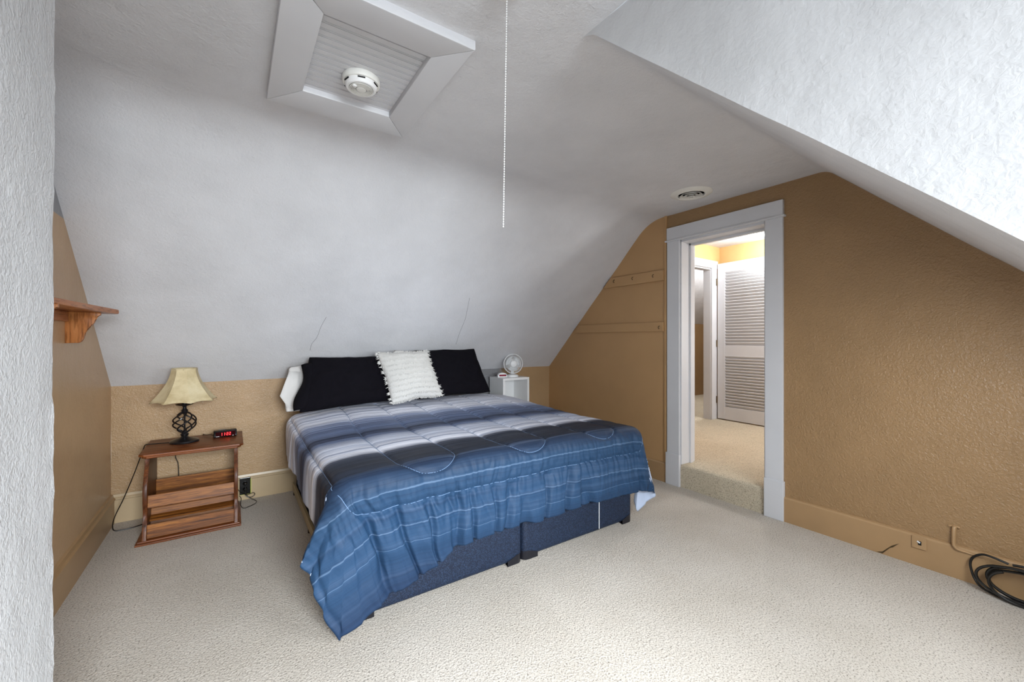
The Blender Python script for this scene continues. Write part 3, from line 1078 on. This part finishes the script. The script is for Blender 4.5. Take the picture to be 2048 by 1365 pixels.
B().lathe([(.033, -.028), (.033, -.034), (.028, -.037), (0, -.038)], fc, 28, 'Y').done('badge', 'white', fn, True)
t = NT('clear_blade')
t.base(lin((225, 228, 230)), .2, .5)
t.b.inputs['Alpha'].default_value = .75
M['blade'] = t.m
for k in range(3):
    vs, fs = [], []
    a0 = k * 2 * PI / 3 + .5
    for i in range(7):
        for j in range(6):
            r = .016 + .064 * i / 6
            a = a0 + (j / 5 - .5) * (1.25 + .1 * i) * (1 - .10 * (i / 6) ** 3)
            vs.append((fc[0] + r * math.cos(a), fc[1] + .016 * (j / 5 - .5), fc[2] + r * math.sin(a)))
    for i in range(6):
        for j in range(5):
            q = i * 6 + j
            fs.append((q, q + 1, q + 7, q + 6))
    bo = mesh('blade', vs, fs, 'blade', fn, smooth=True)
    bo.modifiers.new('thick', 'SOLIDIFY').thickness = .0015

w2 = tag(empty('white_clock', (2.352, 3.66, hz), math.radians(-16)), 'small white digital clock with dark red display on the white cubby', 'clock')
pr = [(-.052, 0), (-.054, .012), (-.048, .032), (-.032, .046), (.0, .052), (.032, .046), (.048, .032), (.054, .012), (.052, 0)]
B().prism(pr, 'Y', -.024, .024, .006).done('body', 'white', w2, True)
B().box(-.039, .039, -.0265, -.02, .014, .032, .001).done('display', plain('maroon_display', (130, 12, 42), .2), w2)

# ================================================================== BED
BX0, BX1, BY0, BY1 = .425, 2.275, 1.885, 3.80
t = NT('navy_ticking')
v = t.coords()
vo = t.n('ShaderNodeTexVoronoi')
vo.inputs['Scale'].default_value = 170
t.l(v, vo.inputs['Vector'])
c = t.ramp(vo.outputs['Distance'], [(0.25, lin((36, 52, 76))), (0.5, lin((19, 28, 46)))])
t.bump(vo.outputs['Distance'], .4, .002)
M['navy'] = t.base(c, .6, .3)
M['guard'] = plain('black_vinyl_corner', (22, 22, 28), .35, .1, 40)
MID = (BX0 + BX1) / 2


def box_spring(x0, x1, label, seam):
    o = tag(empty('box_spring', ((x0 + x1) / 2, (BY0 + BY1) / 2, 0)), label, 'box spring', 'pair of split box springs under the mattress')
    inv2 = Matrix.Translation((-(x0 + x1) / 2, -(BY0 + BY1) / 2, 0))
    b = B().box(x0, x1, BY0, BY1, .012, .235, .035, seg=4)
    bmesh.ops.transform(b.bm, matrix=inv2, verts=b.bm.verts)
    b.done('body', 'navy', o, True, 60)
    for xx, yy, sx, sy in ((x0, BY0, 1, 1), (x1, BY0, -1, 1), (x0, BY1, 1, -1), (x1, BY1, -1, -1)):
        g_ = B()
        e = -.0035
        pts = []
        ins = .036
        for k in range(7):
            a = PI / 2 * k / 6
            pts.append((xx + sx * (ins - (ins - e) * math.cos(a)), yy + sy * (ins - (ins - e) * math.sin(a))))
        pts = [(xx + sx * e, yy + sy * .10)] + pts + [(xx + sx * .10, yy + sy * e)]
        hts = [.030] + [.052] * 7 + [.030]
        n = len(pts)
        lo = [g_.bm.verts.new((p[0], p[1], .002)) for p in pts]
        hi = [g_.bm.verts.new((p[0], p[1], h)) for p, h in zip(pts, hts)]
        ce = g_.bm.verts.new((xx + sx * .08, yy + sy * .08, .001))
        for i in range(n - 1):
            g_.bm.faces.new((lo[i], lo[i + 1], hi[i + 1], hi[i]))
            g_.bm.faces.new((lo[i], lo[i + 1], ce))
        bmesh.ops.transform(g_.bm, matrix=inv2, verts=g_.bm.verts)
        g_.done('corner_guard', 'guard', o, True)
    if seam:
        b = B().tube([(seam, BY0 - .001, .030), (seam, BY0 - .001, .215)], .0022, 6)
        bmesh.ops.transform(b.bm, matrix=inv2, verts=b.bm.verts)
        b.done('white_seam', 'white', o)
    return o


box_spring(BX0, MID - .004, 'left navy box spring under the foot of the bed', None)
box_spring(MID + .004, BX1, 'right navy box spring with a white vertical seam', 1.955)
mt = tag(empty('mattress', (MID, (BY0 + BY1) / 2, .235)), 'thick king mattress with black sides under the comforter', 'mattress')
B().box(BX0 - MID + .005, BX1 - MID - .005, BY0 - (BY0 + BY1) / 2 + .01, BY1 - (BY0 + BY1) / 2, .002, .395, .05, seg=4).done('body', plain('black_mattress_side', (24, 23, 26), .8), mt, True, 60)
br = tag(empty('bed_rail', (BX0, (BY0 + BY1) / 2, 0)), 'beige metal bed rail along the left side of the box spring', 'bed rail')
B().box(-.024, -.008, -.80, .95, .020, .085, .002).done('rail', plain('beige_metal', (172, 156, 122), .45), br)
for yy in (-.7, 0.1, .88):
    B().lathe([(.012, 0), (.012, .020), (.008, .026), (.008, .034)], (-.015, yy, 0), 12).done('foot', 'black', br, True)

# ---- comforter
x0c, x1c, y0c, ye = .415, 2.270, 1.900, 3.525
R = .085
SLl, SLr, FB = .335, .44, .485


def keyi(keys, x):
    if x <= keys[0][0]:
        return keys[0][1:]
    for a, b in zip(keys, keys[1:]):
        if x <= b[0]:
            f = (x - a[0]) / (b[0] - a[0])
            f = f * f * (3 - 2 * f)
            return tuple(p + (q - p) * f for p, q in zip(a[1:], b[1:]))
    return keys[-1][1:]


# the corner cloth hangs as a fan of rays from the mattress corner:
# cloth angle (0 = side, 90 = foot) -> (azimuth of the edge roll, outward dx, dy of the ray)
KL = [(0, 0, .01, 0), (12, 0, .20, .01), (24, 6, .40, .02), (32, 20, .42, .03), (40, 45, .30, .10), (47, 58, .28, .03), (54, 66, .18, -.02), (62, 74, .05, -.05),
      (70, 80, -.10, -.05), (80, 86, -.26, -.04), (90, 90, -.40, -.02)]
KR = [(0, 0, .08, 0), (25, 12, .03, .08), (40, 30, -.04, .12), (46, 40, -.02, .09), (51, 46, .16, .08), (57, 56, .34, .02), (66, 72, .30, -.04), (78, 84, .18, -.04), (90, 90, .06, -.02)]


def hang(e, flare):
    q = R * PI / 2
    if e < q:
        th = e / R
        return R * math.sin(th), R * (1 - math.cos(th))
    return R + (e - q) * flare, R + (e - q) * math.sqrt(max(0, 1 - flare * flare))


def sst(a, b, x):
    f = max(0, min(1, (x - a) / (b - a)))
    return f * f * (3 - 2 * f)


def ztop_c(s, t):
    u = max(0, min(1, (s - x0c) / (x1c - x0c)))
    crown = .022 * (1 - (2 * u - 1) ** 4)
    return .648 + crown + .050 * sst(2.5, 3.45, t) * (1 - .35 * sst(.72, 1.0, abs(2 * u - 1)))


def P0(s, t):
    """smooth cloth position for cloth coordinates (s across, t along; metres)"""
    a = x0c - s
    c_ = s - x1c
    b = y0c - t
    side = a if a > 0 else (c_ if c_ > 0 else 0)
    left = a > 0
    cs = max(x0c, min(x1c, s))
    ct = max(y0c, t)
    z = ztop_c(cs, ct)
    if side <= 0 and b <= 0:
        return Vector((s, t, z))
    if b <= 0:
        fl = (.01 + .03 * nz(t * 2.2, 3)) if left else .10
        # flare more toward the corner handled by cone keys; side hem ripples
        o, d = hang(side, fl)
        rip = .020 * nz(t * 5.5, side * 2, 7) * sst(.1, .35, side)
        return Vector((x0c - o - rip if left else x1c + o + rip, t, z - d))
    q_ = R * PI / 2
    if side <= 0:
        kl = 1 - sst(x0c, 1.20, s)
        kr = 1 - sst(0, .5, x1c - s)
        dx, dy = .40 * kl + .06 * kr, -.02
        az = PI / 2
        r = b
        ox, sg = s, 1.0
    else:
        r = math.hypot(side, b)
        ph = math.degrees(math.atan2(b, side))
        az, dx, dy = keyi(KL if left else KR, ph)
        az = math.radians(az)
        ox = x0c if left else x1c
        sg = -1.0 if left else 1.0
    th = min(r / R, PI / 2)
    e = max(0.0, r - q_)
    hx_ = sg * math.cos(az) * R * math.sin(th) if side > 0 else 0.0
    return Vector((ox + hx_ + sg * dx * e, y0c - math.sin(az) * R * math.sin(th) + dy * e,
                   z - R * (1 - math.cos(th)) - e * math.sqrt(max(.05, 1 - dx * dx - dy * dy))))


def foot_len(s):
    """foot overhang varies: dips at the left corner, lifts mid"""
    return FB - .01 + .13 * (1 - sst(.40, 1.0, s)) + .012 * nz(s * 3.1, 2.2) + .006 * nz(s * 13, 4)


# stitch polylines in cloth coords
stitch = []
LX_ = [.645, .945, 1.24, 1.53, 1.815, 2.105]
def conv(x, t):
    return 1.33 + (x - 1.33) * (1 - .08 * sst(2.4, 3.5, t))
for i in range(0, 6, 2):
    xa, xb = LX_[i], LX_[i + 1]
    rc = (xb - xa) / 2
    pl = []
    tt = 3.50
    tb = 1.96
    while tt > tb:
        pl.append((conv(xa, tt), tt))
        tt -= .03
    for k in range(17):
        an = PI * k / 16
        pl.append(((xa + xb) / 2 - rc * math.cos(an), tb - rc * 1.02 * math.sin(an)))
    tt = tb + .02
    while tt < 3.50:
        pl.append((conv(xb, tt), tt))
        tt += .03
    stitch.append(pl)
aS, bS, rS = .075, .215, .13
xa, xb, yb_ = x0c - aS, x1c + aS, y0c - bS
pl = []
tt = 3.48
while tt > yb_ + rS:
    pl.append((xa, tt))
    tt -= .03
for k in range(11):
    an = PI / 2 * k / 10
    pl.append((xa + rS - rS * math.cos(an), yb_ + rS - rS * math.sin(an)))
x = xa + rS + .03
while x < xb - rS:
    pl.append((x, yb_))
    x += .03
for k in range(11):
    an = PI / 2 * k / 10
    pl.append((xb - rS + rS * math.sin(an), yb_ + rS - rS * math.cos(an)))
tt = yb_ + rS + .03
while tt < 3.48:
    pl.append((xb, tt))
    tt += .03
stitch.append(pl)
SP = []
for pl in stitch:
    for p, q in zip(pl, pl[1:]):
        L = math.hypot(q[0] - p[0], q[1] - p[1])
        n = max(1, int(L / .012))
        for k in range(n):
            SP.append((p[0] + (q[0] - p[0]) * k / n, p[1] + (q[1] - p[1]) * k / n))
SP = np.array(SP)

NU, NV = 360, 290
S0, S1 = x0c - SLl, x1c + SLr
uu = np.linspace(0, 1, NU + 1)
vv = np.linspace(0, 1, NV + 1)
ST = np.zeros((NV + 1, NU + 1, 2))
for i in range(NU + 1):
    s = S0 + (S1 - S0) * uu[i]
    fl_ = foot_len(s)
    t0 = y0c - fl_
    for j in range(NV + 1):
        ST[j, i] = (s, t0 + (ye - t0) * vv[j])
flat = ST.reshape(-1, 2)
dmin = np.full(len(flat), 9.0)
for k in range(0, len(flat), 4000):
    ch = flat[k:k + 4000]
    d2 = ((ch[:, None, :] - SP[None, :, :]) ** 2).sum(2)
    dmin[k:k + 4000] = np.sqrt(d2.min(1))


def detail(s, t, dst):
    """displacement along the surface normal: quilting, gathers and wrinkles"""
    b = y0c - t
    g = -.009 * math.exp(-(dst / .013) ** 2) + .006 * min(1, dst / .10)
    # puffiness on top
    if b < 0:
        g += .005 * nz(s * 4, t * 4, 1) + .003 * nz(s * 3, t * 16, 6)
    w = sst(.02, .12, b)
    if w > 0:
        sk = s + .22 * (b - .2) * math.tanh((s - 1.0) * 0.6) * -1 + .03 * nz(s * 4, b * 5, 3)
        below = sst(bS, bS + .03, b)
        dist_seam = abs(b - bS)
        near = math.exp(-(dist_seam / .09) ** 2)
        f1 = nz(sk * 9, b * 2.0, 2.0)
        v1 = -max(0.0, 1 - abs(nz(sk * 7.0, b * 1.6, 9.0)) * 6.0)      # sharp valleys
        v2 = -max(0.0, 1 - abs(nz(sk * 15.0, b * 3.0, 4.0)) * 5.0)
        v3 = -max(0.0, 1 - abs(nz(sk * 30.0, b * 6.0, 14.0)) * 4.0)
        amp = .35 + .9 * below
        g += w * (.014 * f1 * amp + .024 * v1 * amp + .011 * v2 * (.4 + near) + .005 * v3 * (.3 + 1.2 * near))
        hem = sst(FB - .07, FB - .01, b)
        g += -.008 * hem
    side = max(x0c - s, s - x1c, 0)
    if side > 0 and b > 0:
        g *= 1 - .75 * sst(.0, .08, side)
    if side > .03:
        g += sst(.03, .15, side) * (.007 * nz(t * 9, side * 3, 4) + .003 * nz(t * 22, side * 4, 8))
    return g


pos = np.zeros((NV + 1, NU + 1, 3))
for j in range(NV + 1):
    for i in range(NU + 1):
        p = P0(ST[j, i, 0], ST[j, i, 1])
        pos[j, i] = p
du = np.gradient(pos, axis=1)
dv = np.gradient(pos, axis=0)
nn = np.cross(du, dv)
nn /= np.linalg.norm(nn, axis=2, keepdims=True) + 1e-9
DM = dmin.reshape(NV + 1, NU + 1)
for j in range(NV + 1):
    for i in range(NU + 1):
        pos[j, i] += nn[j, i] * detail(ST[j, i, 0], ST[j, i, 1], DM[j, i])
pos[:, :, 2] = np.maximum(pos[:, :, 2], .016)

me = bpy.data.meshes.new('comforter')
vl = pos.reshape(-1, 3).tolist()
W_ = NU + 1
fl_ = [(j * W_ + i, j * W_ + i + 1, (j + 1) * W_ + i + 1, (j + 1) * W_ + i) for j in range(NV) for i in range(NU)]
me.from_pydata(vl, [], fl_)
uvl = me.uv_layers.new(name='UVMap')
lv = np.zeros(len(me.loops), dtype=np.int32)
me.loops.foreach_get('vertex_index', lv)
uvl.data.foreach_set('uv', flat[lv].astype(np.float32).ravel())

t = NT('striped_comforter')
tc = t.n('ShaderNodeTexCoord')
sx = t.n('ShaderNodeSeparateXYZ')
t.l(tc.outputs['UV'], sx.inputs[0])


def uvs(su, sv):
    mp = t.n('ShaderNodeMapping')
    mp.inputs['Scale'].default_value = (su, sv, 1)
    t.l(tc.outputs['UV'], mp.inputs[0])
    return mp.outputs[0]


wig = t.noise(uvs(1.2, 6), 1.0, 2)
vco = t.math('ADD', sx.outputs['Y'], t.math('MULTIPLY', t.math('SUBTRACT', wig, .5), .05))
VA, VB = 1.30, 3.72
fac = t.math('DIVIDE', t.math('SUBTRACT', vco, VA), VB - VA)
q = lambda y: (y - VA) / (VB - VA)
LT, MD_, DK, BLU, BLD = lin((228, 229, 238)), lin((148, 158, 184)), lin((50, 57, 78)), lin((34, 62, 92)), lin((27, 47, 74))
GD = lin((42, 45, 56))
stops = [(q(1.32), BLD), (q(1.50), BLU), (q(1.66), BLU), (q(1.76), lin((36, 62, 90))), (q(1.86), lin((36, 50, 72))), (q(1.98), GD), (q(2.10), lin((48, 54, 68))), (q(2.155), lin((74, 78, 92))),
         (q(2.20), LT), (q(2.32), lin((218, 221, 233))), (q(2.44), lin((200, 206, 222))), (q(2.54), lin((96, 108, 136))), (q(2.64), DK), (q(2.74), lin((112, 126, 156))), (q(2.80), lin((86, 98, 126))), (q(2.95), MD_), (q(3.06), LT),
         (q(3.20), lin((208, 212, 226))), (q(3.32), LT), (q(3.5), lin((216, 218, 230)))]
base_c = t.ramp(fac, stops)
n1 = t.noise(uvs(.35, 95), 1.0, 3, .6)
n2 = t.noise(uvs(.5, 200), 1.0, 2, .6)
n3 = t.noise(uvs(.3, 28), 1.0, 2, .5)
n4 = t.noise(uvs(.28, 38), 1.0, 4, .7)
m4 = t.ramp(n4, [(.38, (.34, .38, .48, 1)), (.50, (1, 1, 1, 1)), (.64, (1.25, 1.24, 1.22, 1))])
mr4 = t.n('ShaderNodeMapRange', interpolation_type='SMOOTHSTEP')
for k_, v_ in ((1, 1.74), (2, 1.98), (3, .22), (4, .88)):
    mr4.inputs[k_].default_value = v_
t.l(vco, mr4.inputs[0])
base_c = t.mix(mr4.outputs[0], base_c, m4, 'MULTIPLY')
m1 = t.ramp(n1, [(.34, (.36, .40, .50, 1)), (.47, (1, 1, 1, 1)), (.7, (1.0, 1.0, 1.0, 1))])
c = t.mix(t.math('MULTIPLY', mr4.outputs[0], .9), base_c, m1, 'MULTIPLY')
m3 = t.ramp(n3, [(.56, (0, 0, 0, 1)), (.70, (1, 1, 1, 1))])
c = t.mix(t.math('MULTIPLY', t.math('MULTIPLY', m3, mr4.outputs[0]), .2), c, lin((150, 168, 200)))
m2 = t.ramp(n2, [(.36, (.72, .75, .80, 1)), (.52, (1, 1, 1, 1))])
c = t.mix(.6, c, m2, 'MULTIPLY')
# thin pale lines across the blue foot
for y, w in ((1.760, .0045), (1.585, .0045), (1.50, .002)):
    d_ = t.math('ABSOLUTE', t.math('SUBTRACT', vco, y))
    mr = t.n('ShaderNodeMapRange')
    mr.inputs[1].default_value, mr.inputs[2].default_value = w, w * .4
    t.l(d_, mr.inputs[0])
    c = t.mix(t.math('MULTIPLY', mr.outputs[0], t.math('MULTIPLY', n1, .36)), c, lin((150, 176, 208)))
wv = t.noise(uvs(160, 160), 1.0, 2)
b1 = t.bump(wv, .08, .002)
wr_ = t.noise(uvs(14, 5), 1.0, 4, .6)
t.bump(wr_, .22, .012, b1)
M['comf'] = t.base(c, .62, .25)
M['lining'] = plain('pale_blue_lining', (176, 188, 210), .6, .05, 8)
me.materials.append(M['comf'])
me.materials.append(M['lining'])
cf = link('comforter', me, None, None, True)
tag(cf, 'blue and grey striped quilted comforter draped over the bed', 'comforter')
sm = cf.modifiers.new('thick', 'SOLIDIFY')
sm.thickness = .003
sm.offset = -1
sm.material_offset = 1
sm.material_offset_rim = 0

# stitch threads
from bisect import bisect
def surf(s, t):
    i = (s - S0) / (S1 - S0) * NU
    i = max(0, min(NU - 1e-4, i))
    i0 = int(i); fi = i - i0
    out = Vector((0, 0, 0)); nv = Vector((0, 0, 0))
    for di, w in ((0, 1 - fi), (1, fi)):
        col = ST[:, i0 + di, 1]
        j = (t - col[0]) / (col[-1] - col[0]) * NV
        j = max(0, min(NV - 1e-4, j))
        j0 = int(j); fj = j - j0
        out += Vector(pos[j0, i0 + di] * (1 - fj) + pos[j0 + 1, i0 + di] * fj) * w
        nv += Vector(nn[j0, i0 + di]) * w
    return out, nv.normalized()


M['thread'] = plain('pale_thread', (112, 136, 168), .7, spec=.1)
for pl in stitch:
    P = []
    for (s, t_) in pl:
        p, nv = surf(s, t_)
        P.append(p + nv * .0006)
    B().tube(P, .0013, 5, 3).done('stitching', 'thread', cf, True)

# ---- pillows
def fabric(name, rgb, rough=.85, bump=.25, sc_=9):
    t = NT(name)
    v = t.coords()
    a = lin(rgb)
    c = t.ramp(t.noise(v, 5, 4), [(0.3, tuple(x * .9 for x in a[:3]) + (1,)), (0.7, a)])
    b = t.bump(t.noise(v, sc_, 4, .6), bump, .02)
    t.bump(t.noise(v, 300, 2), .1, .001, b)
    m = t.base(c, rough, .12)
    return m


M['black_cotton'] = fabric('black_cotton', (13, 11, 17), .95, .35, 7)
M['white_cotton'] = fabric('white_cotton', (214, 211, 208), .85, .3, 9)
M['boho'] = fabric('ivory_woven', (206, 204, 200), .9, .3, 60)


def pillow_pts(c4, T, n, m, pw=2.6, sag=.04, seed=0.0, wr=.006, ridge=None, rnd=.03):
    BL, BR, TR, TL = [Vector(c) for c in c4]
    nrm = ((BR - BL).cross(TL - BL)).normalized()   # faces the room (-Y)
    ce = (BL + BR + TR + TL) / 4
    if nrm.dot(Vector((0, 0, 1.25)) - ce) < 0:
        nrm = -nrm

    def f(u, v, side):
        a, b = 2 * u - 1, 2 * v - 1
        k = sag
        su = u + (0.5 - u) * k * (1 - b * b) * abs(a) + rnd * (0.5 - u) * abs(b) ** 6 * abs(a) ** 6
        sv = v + (0.5 - v) * k * (1 - a * a) * abs(b) + rnd * (0.5 - v) * abs(b) ** 6 * abs(a) ** 6
        su += .012 * nz(v * 3.3, seed + 5) * abs(a)
        sv += .022 * nz(u * 3.1, seed + 8) * abs(b)
        p = BL * (1 - su) * (1 - sv) + BR * su * (1 - sv) + TR * su * sv + TL * (1 - su) * sv
        th = (max(0, 1 - abs(a) ** pw) * max(0, 1 - abs(b) ** pw)) ** .55
        d = T / 2 * th
        w = wr * nz(u * 5 + seed, v * 4, seed) * th + wr * .5 * nz(u * 12 + seed, v * 9, seed + 3) * min(1, th * 2)
        if ridge:
            w += ridge(u, v) * min(1, th * 3)
        return p + nrm * side * (d + w)
    return f, nrm


def pillow(name, c4, T, mat, label, cat='pillow', group=None, **kw):
    n, m = 44, 34
    f, nrm = pillow_pts(c4, T, n, m, **kw)
    vs, fs = [], []
    idx = {}
    for side in (1, -1):
        for j in range(m + 1):
            for i in range(n + 1):
                edge = i in (0, n) or j in (0, m)
                key = (i, j, 0 if edge else side)
                if key not in idx:
                    idx[key] = len(vs)
                    vs.append(f(i / n, j / m, 0 if edge else side))
        for j in range(m):
            for i in range(n):
                q = []
                for (di, dj) in ((0, 0), (1, 0), (1, 1), (0, 1)):
                    ii, jj = i + di, j + dj
                    edge = ii in (0, n) or jj in (0, m)
                    q.append(idx[(ii, jj, 0 if edge else side)])
                fs.append(q if side > 0 else q[::-1])
    ce = sum((Vector(c) for c in c4), Vector()) / 4
    root = tag(empty(name, ce), label, cat, group)
    o = mesh('cushion', [Vector(v) - ce for v in vs], fs, mat, root, smooth=True)
    return root, f, nrm, ce


# white pillows behind
wp_, fw_, nw_, cw_ = pillow('white_pillow', [(.315, 3.485, .705), (1.153, 3.50, .755), (1.10, 3.655, 1.090), (.352, 3.640, 1.040)], .08, 'white_cotton',
       'white pillow behind the left black pillow', group='white pillows', seed=1.0, sag=.0, wr=.014)
pillow('white_pillow', [(1.10, 3.545, .745), (1.70, 3.545, .76), (1.62, 3.625, 1.110), (1.175, 3.590, 1.163)], .05, 'white_cotton',
       'white pillow whose corner peeks out above the ivory fringed cushion', group='white pillows', seed=4.0, sag=.05, wr=.010)
pr_, f_, nr_, ce_ = pillow('black_pillow', [(.385, 3.335, .714), (1.121, 3.335, .752), (1.11, 3.52, 1.112), (.480, 3.52, 1.120)], .15, 'black_cotton',
       'black pillow at the left of the headboard end, with an open hem', group='black pillows', seed=2.0, sag=.05, pw=3.4, wr=.022)
# open pillowcase hem
vs, fs = [], []
for j in range(15):
    v_ = j / 14
    for i in range(5):
        p = f_(.06 * i / 4 + .0, .04 + .84 * v_, 1) + nr_ * (.006 - .003 * abs(i - 2)) - Vector((.040 * (1 - i / 4) * (1 + .4 * math.sin(v_ * 7)), 0, .012 * v_))
        vs.append(p - ce_)
for j in range(14):
    for i in range(4):
        a = j * 5 + i
        fs.append((a, a + 1, a + 6, a + 5))
ho = mesh('hem_flap', vs, fs, 'black_cotton', pr_, smooth=True)
ho.modifiers.new('thick', 'SOLIDIFY').thickness = .004
pillow('black_pillow', [(1.30, 3.385, .728), (2.055, 3.385, .745), (1.945, 3.525, 1.168), (1.32, 3.525, 1.160)], .13, 'black_cotton',
       'black pillow at the right, beside the white cubby', group='black pillows', seed=6.0, sag=.05, pw=3.4, wr=.022)

# loose corner flap of the left white pillowcase
Lf = [Vector(p) for p in ((.352, 3.545, 1.010), (.318, 3.52, .925), (.284, 3.500, .832), (.318, 3.495, .775), (.335, 3.49, .720))]
Rf = [Vector(p) for p in ((.430, 3.560, 1.000), (.425, 3.535, .925), (.420, 3.515, .850), (.420, 3.505, .780), (.410, 3.500, .730))]
vs, fs = [], []
for j in range(5):
    for i in range(5):
        p = Lf[j].lerp(Rf[j], i / 4)
        p.y += -.012 * math.sin(i * 1.6 + j) * (1 - i / 4)
        vs.append(p - cw_)
for j in range(4):
    for i in range(4):
        a = j * 5 + i
        fs.append((a, a + 1, a + 6, a + 5))
fo = mesh('case_flap', vs, fs, 'white_cotton', wp_, smooth=True)
fo.modifiers.new('thick', 'SOLIDIFY').thickness = .004
# ivory fringed cushion
rows_ = 10
rid = lambda u, v: .006 * (.5 + .5 * math.cos(2 * PI * (v * rows_))) ** 2 + .003 * nz(u * 30, v * 40, 2)
bo_, fb, nb_, cb = pillow('fringed_cushion', [(1.030, 3.205, .738), (1.470, 3.205, .776), (1.406, 3.395, 1.158), (.962, 3.395, 1.146)], .14, 'boho',
                          'ivory square cushion with woven fringe rows between the black pillows', 'cushion', seed=9.0, sag=.06, pw=2.8, wr=.004, ridge=rid)
rg = random.Random(11)
b = B()


def tuft(p, d, L, r):
    d = d.normalized()
    u = d.orthogonal().normalized()
    w = d.cross(u)
    ba = [b.bm.verts.new(p + (u * math.cos(k * 2.094) + w * math.sin(k * 2.094)) * r) for k in range(3)]
    tp = b.bm.verts.new(p + d * L)
    for k in range(3):
        b.bm.faces.new((ba[k], ba[(k + 1) % 3], tp))


for k in range(rows_ + 1):
    v0 = min(.985, max(.015, k / rows_))
    for i in range(110):
        u_ = (i + rg.random()) / 110
        p = fb(u_, v0 + rg.uniform(-.012, .012), 1) - cb
        tuft(p, Vector((rg.uniform(-.6, .6), rg.uniform(-.3, .2), -1)) + nb_ * rg.uniform(.1, .5), rg.uniform(.010, .020), .003)
for i in range(150):
    v_ = rg.random()
    for u_, dx in ((0.0, -1), (1.0, 1)):
        if abs(math.sin(v_ * rows_ * PI + rg.uniform(-.3, .3))) < .75:
            p = fb(u_, v_, 0) - cb
            tuft(p, Vector((dx, rg.uniform(-.3, .3), rg.uniform(-.9, .4))), rg.uniform(.014, .030), .004)
    p = fb(v_, 1.0, 0) - cb
    tuft(p, Vector((rg.uniform(-.6, .6), 0, 1)), rg.uniform(.008, .018), .004)
    p = fb(v_, 0.0, 0) - cb
    tuft(p, Vector((rg.uniform(-.6, .6), -.3, -.7)), rg.uniform(.005, .010), .003)
tag(b.done('fringe', 'boho', bo_), kind='stuff')
